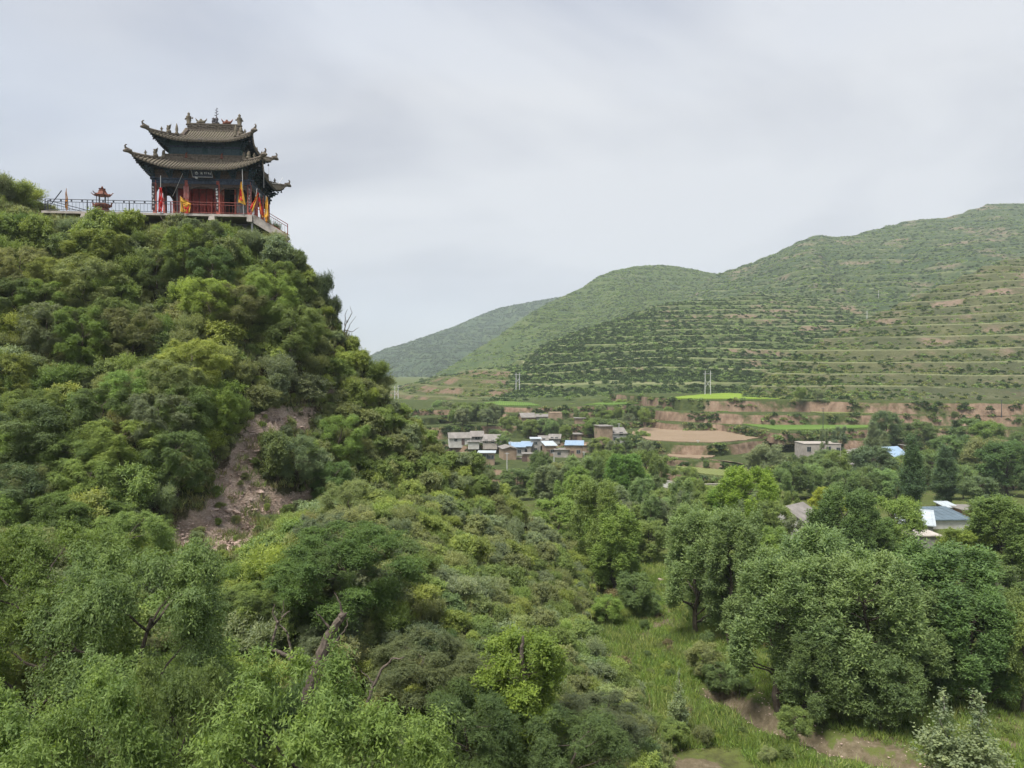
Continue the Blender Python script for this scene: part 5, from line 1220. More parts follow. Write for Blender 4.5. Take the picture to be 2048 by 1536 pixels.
# upper storey walls with lattice panels
m = MB(); m.box((0, 0, (UZ - .6 + 7.7) / 2), (2 * UX, 2 * UY, 7.7 - UZ + .6)); m.build('upper_wall', M_UPWALL, pav)
for (x, y, ln, a) in [(0, -UY - .06, 2 * UX + .3, 0), (UX + .06, 0, 2 * UY, math.pi / 2), (-UX - .06, 0, 2 * UY, math.pi / 2)]:
    m = MB(); m.box((x, y, 7.02), (ln, .14, .16), a); m.box((x, y, UZ + .02), (ln + .1, .16, .1), a); m.build('upper_beam', M_BEAM, pav)
for i in range(4):
    for (sx, w) in ((-1, 0), (1, 0)):
        x = sx * (.62 + i * .78); p = link('lattice_panel', None, pav) if False else None
        m = MB(); z0, z1 = UZ + .1, 6.92; m.box((x, -UY - .04, (z0 + z1) / 2), (.74, .05, z1 - z0)); pn = m.build('lattice_panel', M_LATT, pav)
        m = MB()
        for k in range(7): m.box((x - .33 + .11 * k, -UY - .085, (z0 + z1) / 2), (.03, .04, z1 - z0 - .06))
        for q in (z0 + .03, z1 - .03): m.box((x, -UY - .088, q), (.74, .05, .05))
        m.build('lattice', M_UPWALL, pn)
# hall behind the porch: walls, red doors, open doorway
m = MB(); X0, X1, Y0, Y1 = -2.85, 3.0, -2.9, 2.9
m.box((X0, (Y0 + Y1) / 2, 1.6), (.2, Y1 - Y0, 3.2)); m.box((X1, (Y0 + Y1) / 2, 1.6), (.2, Y1 - Y0, 3.2)); m.box(((X0 + X1) / 2, Y1, 1.6), (X1 - X0 - .22, .2, 3.2)); m.box(((X0 + X1) / 2, Y0, 3.1), (X1 - X0 - .22, .2, .2)); m.box(((X0 + X1) / 2, Y0, .12), (X1 - X0 - .22, .22, .24))
m.build('hall_wall', M_GREY, pav)
for i, x in enumerate(np.linspace(-2.45, 1.0, 6)):
    m = MB(); m.box((x, Y0, 1.62), (.62, .08, 2.76)); d = m.build('door_panel', M_REDW, pav)
    m = MB()
    for z, h in ((.62, .5), (1.2, .25), (2.2, 1.3)): m.box((x, Y0 - .05, z), (.44, .04, h))
    m.build('door_inset', M_REDW, d)
m = MB()
for x in (1.42, 1.62, 2.78): m.box((x, Y0, 1.62), (.14, .16, 2.76))
m.build('door_frame', M_COL, pav)
m = MB(); m.box((2.15, .2, 1.6), (1.3, .1, 3.0)); m.build('doorway_shade_panel', M_SHADE, pav)  # added dark panel behind the open doorway, stands in for the hall's shade
# couplet boards on the front columns, faded banners, plaque, lamp
for x, mt, w in ((-4.58, M_SCAR, .3), (1.46, M_SCAR, .24), (4.55, M_SCAR, .24)):
    m = MB(); m.box((x, -HD - .2, 1.75), (w, .05, 2.6)); b = m.build('couplet_board', mt, pav)
    t = MB(); r0 = np.random.default_rng(int(abs(x) * 10))
    for k in range(7):
        z = .75 + k * .32
        for _ in range(4): t.box((x + r0.uniform(-.07, .07), -HD - .235, z + r0.uniform(-.08, .08)), (r0.choice([.03, .13]), .012, r0.choice([.03, .12])))
    t.build('lettering', M_WHITE if x < 4 else M_FRAME, b)
for x, z in ((-1.62, 2.35), (-1.32, 2.3), (4.62, 2.2)):
    m = MB(); m.surf([[(x - .11 + .22 * j / 4, -HD - .22 - .05 * math.sin(j * 2 + i), z + .5 - .2 * i) for j in range(5)] for i in range(7)]); m.surf([[(x - .11 + .22 * j / 4, -HD - .20 - .05 * math.sin(j * 2 + i), z + .5 - .2 * i) for j in range(5)] for i in range(7)]); m.build('faded_banner', M_PINK, pav)
tilt = Matrix.Rotation(math.radians(14), 3, 'X')
m = MB(); m.prism([(-1.0, .36), (.85, .36), (.98, -.36), (-.86, -.36)][::-1], -.03, .03); pl = m.build('name_plaque', M_BOARD, pav, False, (.18, -HD - .75, 4.02)); pl.rotation_euler = (math.radians(14), 0, 0)
m = MB(); z = .36
for (xa, za), (xb, zb2), w in (((-1.02, .38), (.87, .38), .03), ((-.88, -.38), (1.0, -.38), .05), ((-1.02, .38), (-.88, -.38), .03), ((.87, .38), (1.0, -.38), .03)): m.tube([(xa, -.05, za), (xb, -.05, zb2)], w, 4)
m.build('frame', M_FRAME, pl)
m = MB()    # four characters, as far as the photograph lets one read their strokes
GL = [[(-.62, .12, -.62, -.12), (-.50, .16, -.50, -.06), (-.62, .02, -.38, .02), (-.60, -.14, -.36, -.10), (-.42, .06, -.36, -.08), (-.56, .08, -.44, .1)],
      [(-.16, .08, .02, .06), (.02, .08, .02, -.16), (-.10, 0, .0, 0), (-.08, -.07, .0, -.07), (-.1, .0, -.1, -.12)],
      [(.26, .1, .26, -.1), (.2, .04, .32, .04), (.40, .1, .40, -.1), (.36, .02, .46, .02)],
      [(.60, .08, .60, -.1), (.56, .04, .68, .04), (.62, 0, .68, -.1), (.78, .06, .78, -.1), (.74, -.1, .84, -.1), (.74, 0, .83, 0)]]
for gch in GL:
    for xa, za, xb, zc in gch: m.tube([(xa, -.04, za), (xb, -.04, zc)], .02, 4)
m.build('lettering', M_WHITE, pl)
m = MB(); m.box((0, 0, 0), (.22, .26, .16), .5); m.box((0, .2, .05), (.05, .3, .05)); m.build('floodlight', M_STEEL, pav, False, (-.38, -HD - .62, 3.62)).rotation_euler = (0.5, .6, 0)

# terrace slab, its supports and the stair
FY = -5.55
ter = t_empty('stone_terrace', 0, 0, 0, 'pale concrete terrace slab on beam ends carrying the pavilion, with a stair on its right', 'terrace')
m = MB(); m.box((-4.75, -.4, -.12), (19.5, 10.3, .22)); m.build('floor_slab', M_CONC, ter)
m = MB(); m.box((-4.75, 1.2, -1.6), (18.0, 6.4, 2.7)); m.build('foundation', M_GREY, ter)
for x in (-10.6, -6.6, -2.6, 1.2): m = MB(); m.box((x, FY + .25, -.44), (.62, .9, .4), 0, .8); m.build('beam_end', M_CONC, ter)
m = MB(); m.box((4.75, FY + .45, -.46), (.5, 1.0, .46)); m.build('beam_end', M_CONC, ter)
m = MB(); m.tube([(4.9, FY + .4, -.6), (4.95, FY + .35, -3.4)], .1, 6); m.build('support_pipe', M_STEEL, ter)
sx0, sz0, run, rise, ns = 5.05, -.02, 3.3, -1.95, 11
for k in range(ns):
    m = MB(); x = sx0 + run * (k + .5) / ns; m.box((x, FY + .95, sz0 + rise * (k + 1) / ns - .1), (run / ns - .01, 1.25, .2)); m.build('step', M_CONC, ter)
m = MB(); m.prism([(sx0, sz0 + .12), (sx0, sz0 - .75), (sx0 + run, sz0 + rise - .75), (sx0 + run, sz0 + rise + .1)], FY + .14, FY + .28); m.build('stair_side', M_CONC, ter)
def railing(name, label, group, pts, mt, h=1.12, deco=True, step=.32):
    """handrail, second rail, bottom rail, posts, balusters; pts in temple coordinates"""
    e = t_empty(name, *pts[0], label, 'railing', group); o0 = np.array(pts[0])
    A, Bp = np.array(pts[0]) - o0, np.array(pts[1]) - o0; L = np.linalg.norm(Bp[:2])
    m = MB(); m.tube([A + [0, 0, h], Bp + [0, 0, h]], .035, 6); m.build('top_rail', mt, e)
    m = MB(); m.tube([A + [0, 0, h * .78], Bp + [0, 0, h * .78]], .028, 5); m.build('middle_rail', mt, e)
    m = MB(); m.tube([A + [0, 0, .12], Bp + [0, 0, .12]], .028, 5); m.build('bottom_rail', mt, e)
    n = max(1, int(L / 3.1))
    for k in range(n + 1): m = MB(); c = A + (Bp - A) * k / n; m.box(c + [0, 0, h / 2], (.07, .07, h)); m.build('post', mt, e)
    nb = int(L / step); bal = MB(); bal.box((0, 0, 0), (.022, .022, h * .66)); bme = bal.mesh('baluster', mt)
    for k in range(nb): c = A + (Bp - A) * (k + .5) / nb; link('baluster', bme, e, tuple(c + [0, 0, h * .45]))
    if deco:
        dm = MB(); dm.box((0, 0, 0), (.16, .02, .16), 0); dme = dm.mesh('square_ornament', mt)
        for k in range(int(L / .95)): c = A + (Bp - A) * (k + .5) / int(L / .95); link('square_ornament', dme, e, tuple(c + [0, 0, h * .89]))
    return e
railing('iron_railing', 'dark iron railing with small square ornaments along the left part of the terrace', None, [(-14.2, FY + .12, 0), (-2.7, FY + .12, 0)], M_IRON)
railing('iron_railing', 'reddish iron railing in front of the pavilion porch', None, [(-2.65, FY + .12, 0), (4.95, FY + .12, 0)], M_REDIRON, deco=False)
railing('iron_railing', 'sloping red iron railing of the stair right of the pavilion', None, [(5.05, FY + .2, 0), (sx0 + run, FY + .2, rise)], M_REDIRON, deco=False, step=.5)
railing('iron_railing', 'short dark railing slanting down behind the left end of the terrace', None, [(-14.1, FY + .45, -.05), (-9.5, FY + 2.6, -1.0)], M_IRON, deco=False, step=.5)
m = MB(); m.tube([(0, 0, 0), (.9, .1, 1.25)], .05, 5); tag(m.build('leaning_post', M_IRON, None, False, TL(-13.5, FY - .1, .65)), 'dark post leaning against the left end of the terrace railing', 'post')

# incense burner
ib = t_empty('incense_burner', -9.35, FY + 1.0, 0, 'rusty bronze incense burner with a little upswept roof on the terrace', 'incense burner')
m = MB(); m.lathe((0, 0, 0), [(.62, .0), (.7, .08), (.72, .25), (.62, .42), (.56, .5)], 16); m.build('base', M_RUST, ib, True)
m = MB(); m.lathe((0, 0, .5), [(.5, 0), (.68, .12), (.72, .34), (.66, .42), (.6, .40), (.55, .3)], 16); m.build('bowl', M_RUST, ib, True)
for s in (-1, 1): m = MB(); m.tube([(s * .6, 0, .62), (s * .82, 0, .72), (s * .86, 0, .98), (s * .96, 0, 1.05)], [.1, .09, .07, .06], 6); m.build('ear', M_RUST, ib, True)
for k in range(6): a = k * math.pi / 3 + .3; m = MB(); m.tube([(.5 * math.cos(a), .5 * math.sin(a), .9), (.5 * math.cos(a), .5 * math.sin(a), 1.75)], .035, 6); m.build('post', M_PATINA, ib)
m = MB(); m.lathe((0, 0, 1.72), [(.78, 0), (.80, .04), (.5, .2), (.36, .42), (.33, .44)], 6); rf = m.build('canopy_roof', M_RUST, ib)
for k in range(6): a = k * math.pi / 3; m = MB(); m.tube([(.6 * math.cos(a), .6 * math.sin(a), 1.86), (.85 * math.cos(a), .85 * math.sin(a), 1.82), (.98 * math.cos(a), .98 * math.sin(a), 1.98), (1.06 * math.cos(a), 1.06 * math.sin(a), 1.97)], [.05, .05, .04, .03], 5); m.build('roof_horn', M_RUST, rf)
m = MB(); m.lathe((0, 0, 2.14), [(.36, 0), (.38, .05), (.3, .1), (.3, .22), (.36, .26)], 6); m.lathe((0, 0, 2.38), [(.14, 0), (.06, .06), (.12, .14), (.04, .26)], 8); m.build('roof_top', M_RUST, rf)

# flags and cloth
def cloth(pts, mt, name, parent, nu=10, wave=.06, th=.012, seed=0):
    """triangular or four-sided cloth between corner points a,b (top edge) and c,d (bottom edge), rippled, two-sided"""
    a, b, c, d = [np.array(p, float) for p in pts]; r = np.random.default_rng(seed); ph = r.uniform(0, 6, 3); m = MB()
    for off in (0, th):
        m.surf([[tuple((a * (1 - u) + b * u) * (1 - v) + (c * (1 - u) + d * u) * v + np.array([0, off + wave * math.sin(7 * u + 3 * v + ph[0]) + wave * .6 * math.sin(11 * v + ph[1]), wave * .5 * math.sin(9 * u + ph[2])])) for u in np.linspace(0, 1, nu)] for v in np.linspace(0, 1, nu)])
    return m.build(name, mt, parent, True)
def flag(x, y, z, label, pole, parts, cat='flag', name='flag', tilt=(0, 0)):
    e = t_empty(name, x, y, z, label, cat); e.scale = (.82, .82, .95); m = MB(); m.tube([(0, 0, 0), (tilt[0], tilt[1], pole)], .03, 6); m.build('pole', M_STEEL, e)
    for i, (mt, pts, nm) in enumerate(parts): cloth(pts, mt, nm, e, seed=int(abs(x) * 10) + i)
    return e
flag(-12.35, FY + .3, 0, 'furled orange flag standing by the left part of the railing', 2.3,
     [(M_OFLAG, [(-.02, 0, 2.3), (.04, 0, 2.3), (-.16, 0, .9), (.17, 0, 1.0)], 'cloth'), (M_OFLAG, [(-.16, 0.01, .95), (.17, 0.01, 1.0), (-.09, 0, .1), (.1, 0, .12)], 'cloth')])
flag(-3.55, FY - .05, 0, 'bright red cloth wrapped round a white pole before the left porch column', 3.75,
     [(M_RFLAG, [(-.13, -.05, 2.55), (.13, -.05, 2.55), (-.24, -.08, .9), (.28, -.05, 1.3)], 'cloth'), (M_RFLAG, [(-.24, -.075, .95), (.28, -.05, 1.35), (-.26, -.05, .02), (.16, -.05, .02)], 'cloth')], name='wrapped_pole')
flag(-1.75, FY - .04, 0, 'yellow triangular flag with a red field hanging over the porch railing', 1.75,
     [(M_YFLAG, [(0, -.03, 1.72), (.02, -.03, 1.70), (0, -.05, .15), (.38, -.05, .1)], 'cloth'), (M_YFLAG, [(.02, -.02, 1.70), (1.15, -.06, 1.0), (.12, -.04, .95), (1.15, -.06, .85)], 'cloth'), (M_RFLAG, [(.35, -.09, .9), (1.05, -.09, .9), (.62, -.09, .02), (.88, -.09, .02)], 'field'), (M_YFLAG, [(.3, -.07, .95), (1.2, -.07, 1.0), (.5, -.05, .02), (1.12, -.06, .08)], 'cloth')])
flag(4.2, FY - .05, 0, 'tall yellow flag with red dragon field on the pole at the stair head', 4.6,
     [(M_YFLAG, [(-.30, -.03, 3.3), (-.22, -.03, 3.35), (-.62, -.08, 1.25), (.25, -.05, .95)], 'cloth'), (M_RFLAG, [(-.36, -.11, 2.6), (-.26, -.11, 2.6), (-.5, -.14, 1.5), (-.02, -.12, 1.3)], 'field')], tilt=(-.12, 0))
flag(5.1, FY - .1, -.2, 'crossed red and yellow flag leaning over the stair railing', 2.9, [(M_RFLAG, [(.62, -.05, 2.45), (.72, -.05, 2.4), (-.3, -.08, .9), (-.1, -.05, .5)], 'cloth'), (M_YFLAG, [(.55, -.09, 2.25), (.62, -.09, 2.2), (-.2, -.1, .8), (.0, -.1, .35)], 'edge')], tilt=(.5, 0))
flag(5.75, FY - .05, -.5, 'red and yellow flag hanging steeply above the stair', 2.7, [(M_RFLAG, [(-.15, -.04, 2.3), (.0, -.04, 2.3), (.0, -.08, .6), (.5, -.05, .3)], 'cloth'), (M_YFLAG, [(-.12, -.1, 1.8), (.1, -.1, 1.6), (.25, -.1, .3), (.42, -.1, .25)], 'edge')])
flag(6.35, FY - .05, -.8, 'pale yellow flag furled at the foot end of the stair railing', 2.8, [(M_YFLAG, [(.05, -.04, 2.7), (.2, -.04, 2.6), (-.25, -.1, .5), (.3, -.08, .7)], 'cloth'), (M_OFLAG, [(-.2, -.1, .6), (.28, -.1, .75), (-.02, -.1, .05), (.1, -.1, .0)], 'cloth')])
# loose cables and poles
def cable(name, label, pts, r=.018, mt=None):
    W = [TL(*p) for p in pts]; o0 = np.array(W[0]); m = MB(); m.tube([np.array(w) - o0 for w in W], r, 5); return tag(m.build(name, mt or M_WIRE, None, False, W[0]), label, 'cable')
cable('cable', 'pale cable slung from the plaque down to the left hall corner', [(-1.7, -4.9, 4.0), (-2.0, -4.9, 3.3), (-2.5, -4.6, 2.4), (-2.9, -4.2, 1.9)])
cable('cable', 'pale cable hanging in a loop under the right lower eave', [(6.1, -3.0, 5.3), (6.1, -3.0, 4.3), (6.4, -2.5, 3.8), (6.8, -1.5, 4.0), (7.0, -.5, 4.9)], .02)
cable('cable', 'straight pale cord hanging from the right lower eave', [(5.9, -4.4, 5.0), (5.9, -4.4, 2.9)], .022)
cable('cable', 'pale hose hanging over the terrace edge left of the porch', [(-5.1, FY - .05, -.1), (-5.3, FY - .2, -1.4), (-5.5, FY - .5, -2.7)], .025)
for i, (a, b2, lb) in enumerate([((-3.6, -.3), (-2.2, -2.4), 'long bare stick propped under the terrace edge'), ((-2.9, -.5), (-1.7, -1.7), 'shorter bare stick under the terrace edge'), ((-2.4, -.5), (-1.6, -2.1), 'curved bare stick under the terrace edge')]):
    cable('stick', lb, [(a[0], FY - .1, a[1]), ((a[0] + b2[0]) / 2 - .1, FY - .2, (a[1] + b2[1]) / 2), (b2[0], FY - .6, b2[1])], .035, M_DEADWOOD)['category'] = 'stick'
cable('drain_pole', 'pale pole under the right end of the terrace', [(7.2, FY + .4, -3.2), (7.15, FY + .4, -1.9)], .06, M_STEEL)['category'] = 'pole'
# ------------------------------------------------------------------ village, poles, odds and ends
W_WHITE = mat_plain('whitewash', (0.52, 0.51, 0.48), .9, .12, .8, dirt=(0.36, 0.33, 0.29)); W_MUD = mat_plain('mud_wall', (0.30, 0.225, 0.16), .95, .25, .8, dirt=(0.2, 0.15, 0.11), bump=.3)
W_BRICK = mat_plain('pale_brick', (0.36, 0.325, 0.29), .95, .22, 1.0, dirt=(0.25, 0.22, 0.2), bump=.2); W_GREY = mat_plain('cement_wall', (0.31, 0.30, 0.28), .9, .2, .8, dirt=(0.2, 0.19, 0.18))
W_RED = mat_plain('brick_wall', (0.29, 0.165, 0.115), .95, .25, 1.2, dirt=(0.22, 0.14, 0.10))
R_BLUE = mat_plain('blue_sheet_roof', (0.25, 0.35, 0.47), .5, .15, .6, .3, dirt=(0.34, 0.39, 0.43)); R_GREY = mat_plain('grey_tile_roof', (0.21, 0.195, 0.18), .9, .25, .9, dirt=(0.15, 0.14, 0.12), bump=.3)
R_PALE = mat_plain('pale_sheet_roof', (0.42, 0.47, 0.5), .5, .15, .6, .35, dirt=(0.3, 0.33, 0.35)); R_DARK = mat_plain('slate_sheet_roof', (0.10, 0.14, 0.17), .5, .2, .8, .35)
GLASS = mat_plain('window_glass', (0.03, 0.04, 0.05), .15, .2, 1, .5); DOORM = mat_plain('painted_door', (0.12, 0.08, 0.07), .7, .2)
STONEW = mat_plain('rubble_stone', (0.30, 0.26, 0.225), .95, .4, 1.6, dirt=(0.2, 0.17, 0.14), bump=.8)
def house(px0, px1, pyb, pyt, z, label, wall=W_BRICK, roof='flat', rm=R_GREY, depth=6.0, yaw=0.0, wins=(), doors=(), name='house', cat='house', over=.35, rise=None):
    a, b = PZ(px0, pyb, z), PZ(px1, pyb, z); d = (a[1] + b[1]) / 2; w = (px1 - px0) / FPX * d; h = (pyb - pyt) / FPX * d
    e = empty(name, ((a[0] + b[0]) / 2, d + depth / 2, z), yaw, label, cat)
    rs = rise if rise is not None else (.22 * depth if roof == 'gable' else .5)
    hw = h - (rs if roof in ('gable', 'gable_side') else (rs if roof == 'shed' else .12)) if roof != 'none' else h
    m = MB(); m.box((0, 0, hw / 2 - .4), (w, depth, hw + .8))
    if roof == 'gable':        # ridge along x
        m.add([(s * w / 2, y, q) for s in (-1, 1) for y, q in ((-depth / 2, hw), (depth / 2, hw), (0, hw + rs))], [(0, 1, 2), (3, 5, 4)])
    if roof == 'gable_side':   # gable towards the viewer
        m.add([(x, s * depth / 2, q) for s in (-1, 1) for x, q in ((-w / 2, hw), (w / 2, hw), (0, hw + rs))], [(0, 1, 2), (3, 5, 4)])
    if roof == 'shed': m.add([(-w / 2, -depth / 2, hw), (w / 2, -depth / 2, hw), (w / 2, depth / 2, hw), (-w / 2, depth / 2, hw), (-w / 2, depth / 2, hw + rs), (w / 2, depth / 2, hw + rs)], [(0, 3, 4), (1, 5, 2), (3, 2, 5, 4)])
    m.build('wall', wall, e)
    m = MB(); o = over; t = .12
    def slab(pts): m.add([(x, y, q + t) for x, y, q in pts] + [(x, y, q) for x, y, q in pts], [(0, 1, 2, 3), (7, 6, 5, 4), (0, 4, 5, 1), (1, 5, 6, 2), (2, 6, 7, 3), (3, 7, 4, 0)])
    if roof == 'flat': slab([(-w / 2 - o, -depth / 2 - o, hw), (w / 2 + o, -depth / 2 - o, hw), (w / 2 + o, depth / 2 + o, hw), (-w / 2 - o, depth / 2 + o, hw)])
    elif roof == 'shed':
        k = rs / depth; slab([(-w / 2 - o, -depth / 2 - o, hw - k * o + .01), (w / 2 + o, -depth / 2 - o, hw - k * o + .01), (w / 2 + o, depth / 2 + o, hw + rs + k * o + .01), (-w / 2 - o, depth / 2 + o, hw + rs + k * o + .01)])
    elif roof == 'gable':
        k = rs / (depth / 2)
        for s in (-1, 1): slab([(-w / 2 - o, s * (depth / 2 + o), hw - k * o + .01), (w / 2 + o, s * (depth / 2 + o), hw - k * o + .01), (w / 2 + o, s * .003, hw + rs + .01), (-w / 2 - o, s * .003, hw + rs + .01)])
    elif roof == 'gable_side':
        k = rs / (w / 2)
        for s in (-1, 1): slab([(s * (w / 2 + o), -depth / 2 - o, hw - k * o + .01), (s * (w / 2 + o), depth / 2 + o, hw - k * o + .01), (s * .003, depth / 2 + o, hw + rs + .01), (s * .003, -depth / 2 - o, hw + rs + .01)])
    if roof != 'none':
        r = m.build('roof', rm, e)
        if roof in ('shed', 'gable') and rm in (R_BLUE, R_PALE, R_DARK):      # ribs of the sheet metal
            rb = MB(); k = rs / depth if roof == 'shed' else rs / (depth / 2); n = int(w / .8)
            for i in range(n + 1):
                x = -w / 2 + w * i / n
                if roof == 'shed': rb.tube([(x, -depth / 2 - o, hw - k * o + .14), (x, depth / 2 + o, hw + rs + k * o + .14)], .03, 4)
                else: rb.tube([(x, -depth / 2 - o, hw - k * o + .14), (x, 0, hw + rs + .14)], .03, 4)
            rb.build('roof_ribs', rm, r)
    for (u, v, ww, wh) in wins:
        x = -w / 2 + w * u; zz = h * v; y = -depth / 2
        m = MB(); m.box((x, y - .02, zz + wh / 2), (ww + .16, .1, wh + .16)); f = m.build('window', M_FRAME, e)
        m = MB(); m.box((x, y - .055, zz + wh / 2), (ww, .06, wh)); m.build('pane', GLASS, f)
        m = MB(); m.box((x, y - .08, zz + wh / 2), (.06, .05, wh)); m.build('bar', M_FRAME, f)
    for (u, ww, wh) in doors:
        m = MB(); m.box((-w / 2 + w * u, -depth / 2 - .02, wh / 2), (ww, .1, wh)); m.build('door', DOORM, e)
    return e
house(896, 938, 890, 867, ZV2, 'white farmhouse with grey tiled roof at the left end of the village, beside the spur', W_WHITE, 'gable', R_GREY, 6, .15, [(.3, .35, .8, .8)], [(.65, .9, 1.9)])
house(941, 965, 886, 864, ZV2, 'small grey-roofed house with a pale window right of the white farmhouse', W_GREY, 'gable', R_GREY, 6, .1, [(.5, .35, 1.4, .9)])
house(936, 958, 893, 883, ZV2, 'low white yard wall house in front of the small grey-roofed one', W_WHITE, 'flat', R_GREY, 3)
house(970, 999, 893, 871, ZV2, 'grey tiled house with a row of windows, third from the left in the village', W_BRICK, 'gable', R_GREY, 7, -.2, [(.25, .35, .9, .8), (.7, .35, .9, .8)])
house(957, 989, 930, 905, ZV1, 'flat-roofed hut with dark glazed front on a tan base beside the spur', W_MUD, 'flat', R_PALE, 5, 0, [(.2, .5, 1.1, 1.2), (.48, .5, 1.1, 1.2), (.78, .5, 1.4, .9)])
house(942, 958, 930, 912, ZV1, 'tan mud store adjoining the left of the glazed hut', W_MUD, 'flat', R_GREY, 5)
house(1020, 1048, 912, 891, ZV1, 'blue-roofed house at the head of the stone ramp', W_GREY, 'shed', R_BLUE, 9, .05, [(.6, .3, 1, .9)], [(.3, .9, 1.9)])
house(1043, 1064, 910, 889, ZV1 + .1, 'house with the brighter blue roof left of the grey tower house', W_BRICK, 'shed', R_BLUE, 9, -.08, [(.5, .3, .9, .8)])
house(1062, 1081, 906, 877, ZV1, 'narrow two-storey tower house with pale blue flat roof in the village centre', W_GREY, 'flat', R_PALE, 5, 0, [(.5, .6, .9, .8), (.5, .15, .8, .8)])
house(1046, 1072, 923, 907, ZV1, 'long low mud wall house with dark gate on the stone ramp', W_MUD, 'flat', R_GREY, 3, 0, [], [(.12, 1.4, 1.6)])
house(1089, 1110, 913, 888, ZV1, 'house with sloping grey sheet roof between tower house and blue porch house', W_MUD, 'shed', R_PALE, 8, .1, [(.6, .3, .9, .9)], [(.25, .9, 1.9)])
house(1110, 1137, 915, 899, ZV1, 'low flat brick house joining the two sheet-roofed ones', W_BRICK, 'flat', R_GREY, 5, 0, [(.3, .35, .9, .7)])
house(1134, 1168, 915, 887, ZV1, 'tan house with light blue porch roof at the right end of the village row', W_MUD, 'shed', R_BLUE, 8, -.1, [(.75, .3, 1.0, .9)], [(.4, .9, 1.9)])
house(1002, 1028, 920, 894, ZV1, 'brown mud-walled barn at the left of the stone ramp', W_MUD, 'gable_side', R_GREY, 7, .2)
house(1206, 1249, 884, 857, ZV2, 'pale two-storey house with grey roof beside the big brown field', W_WHITE, 'gable', R_GREY, 7, .2, [(.75, .5, 1, .9), (.45, .15, .9, .9)])
house(1196, 1222, 884, 852, ZV2 + .1, 'tan-topped house behind the left of the pale two-storey one', W_MUD, 'flat', R_GREY, 6, .2)
house(1040, 1068, 845, 827, ZV3, 'ruined mud farm with grey broken roof under the tan field', W_MUD, 'gable', R_GREY, 6, .2, [], [(.5, .8, 1.7)])
house(1074, 1099, 845, 831, ZV3, 'low grey-roofed shed beside the ruined mud farm', W_GREY, 'shed', R_GREY, 8, 0)
house(1099, 1123, 847, 825, ZV3, 'tall windowless brown mud house right of the ruins', W_MUD, 'flat', W_MUD, 5, .1, over=.05)
house(1608, 1682, 928, 887, Z1, 'long pale two-storey house with small dark windows on the right terraces', W_BRICK, 'flat', W_BRICK, 7, .0, [(.13, .62, 1.0, 1.2), (.66, .62, 1.1, 1.3), (.13, .15, 1.0, 1.2), (.92, .6, .9, 1.1)], over=.1)
house(1684, 1738, 915, 895, Z1, 'low long house with dark grey tiled roof right of the pale two-storey one', W_GREY, 'gable', R_GREY, 7, -.05)
house(1774, 1814, 926, 897, Z1, 'tan shed with lilac-blue sheet roof behind the tallest columnar poplar', W_MUD, 'gable', R_BLUE, 9, .35, rise=2.2)
house(1848, 1880, 948, 920, Z1, 'pale wall house with ochre front between the two columnar poplars', W_BRICK, 'flat', R_GREY, 6)
house(1812, 1822, 905, 891, Z2, 'little red-brick wall house high behind the blue shed', W_RED, 'flat', R_GREY, 4)
house(1078, 1094, 886, 873, ZV2, 'small pale house peeping out above the tower house', W_WHITE, 'gable', R_GREY, 5, .1, [(.5, .35, .8, .7)])
house(1100, 1122, 884, 870, ZV2, 'low grey-roofed house left of the yellow-green village tree', W_GREY, 'gable', R_GREY, 5, -.15, [(.3, .35, .8, .7), (.7, .35, .8, .7)])
house(1142, 1162, 882, 868, ZV2, 'brown mud house with flat roof behind the blue porch house', W_MUD, 'flat', R_GREY, 5, .1, [], [(.4, .9, 1.8)])
house(1168, 1190, 905, 890, ZV1, 'low tan yard house right of the blue porch house', W_MUD, 'flat', W_MUD, 4, .15)
house(1176, 1200, 872, 857, ZV2, 'tan broken-walled yard left of the pale two-storey village house', W_MUD, 'none', W_MUD, 4, .2)
house(1003, 1017, 886, 874, ZV2, 'little pale house above the mud barn', W_WHITE, 'gable', R_GREY, 5, 0, [(.5, .35, .8, .7)])
house(1150, 1170, 848, 836, ZV3, 'small mud hut on the bench right of the tall brown house', W_MUD, 'flat', R_GREY, 4, 0, name='hut', cat='hut')
house(1700, 1724, 945, 928, Z1, 'pale yard wall house under the grey-roofed long house', W_BRICK, 'flat', R_GREY, 3)
GZ = lambda px, py: float(ground_hit(px, py)[2])
def ghouse(px0, px1, pyb, pyt, label, **k): return house(px0, px1, pyb, pyt, GZ((px0 + px1) / 2, pyb), label, **k)
ghouse(1820, 1884, 1073, 1036, 'grey lean-to house with pale sloping sheet roof and one window among the valley trees', wall=W_GREY, roof='shed', rm=R_PALE, depth=6, yaw=-.45, wins=[(.22, .35, .9, 1.0)], rise=.9)
ghouse(1818, 1880, 1098, 1070, 'concrete yard wall house below the lean-to, with a pale ledge', wall=W_GREY, roof='flat', rm=M_CONC, depth=3, over=.25)
ghouse(1860, 1940, 1058, 1031, 'dark sheet-roofed shed behind the lean-to house', wall=W_WHITE, roof='shed', rm=R_DARK, depth=6, yaw=.05, rise=.6)
ghouse(1893, 1914, 1032, 1011, 'tiny pale hut with light blue roof in front of the dark trees', wall=W_BRICK, roof='shed', rm=R_PALE, depth=3, rise=.3, name='hut', cat='hut')
ghouse(1925, 1972, 1036, 1018, 'low red-brick hut under the grey round tree', wall=W_RED, roof='flat', rm=R_GREY, depth=4, name='hut', cat='hut')
ghouse(1783, 1830, 1122, 1094, 'low brown-tiled store in front of the blue tarpaulin', wall=W_RED, roof='shed', rm=W_RED, depth=5, yaw=.2, rise=1.0)
ghouse(1788, 1826, 1108, 1085, 'shed with a bright blue tarpaulin roof beside the drooping green tree', wall=W_GREY, roof='shed', rm=R_BLUE, depth=6, yaw=.15, rise=1.2)
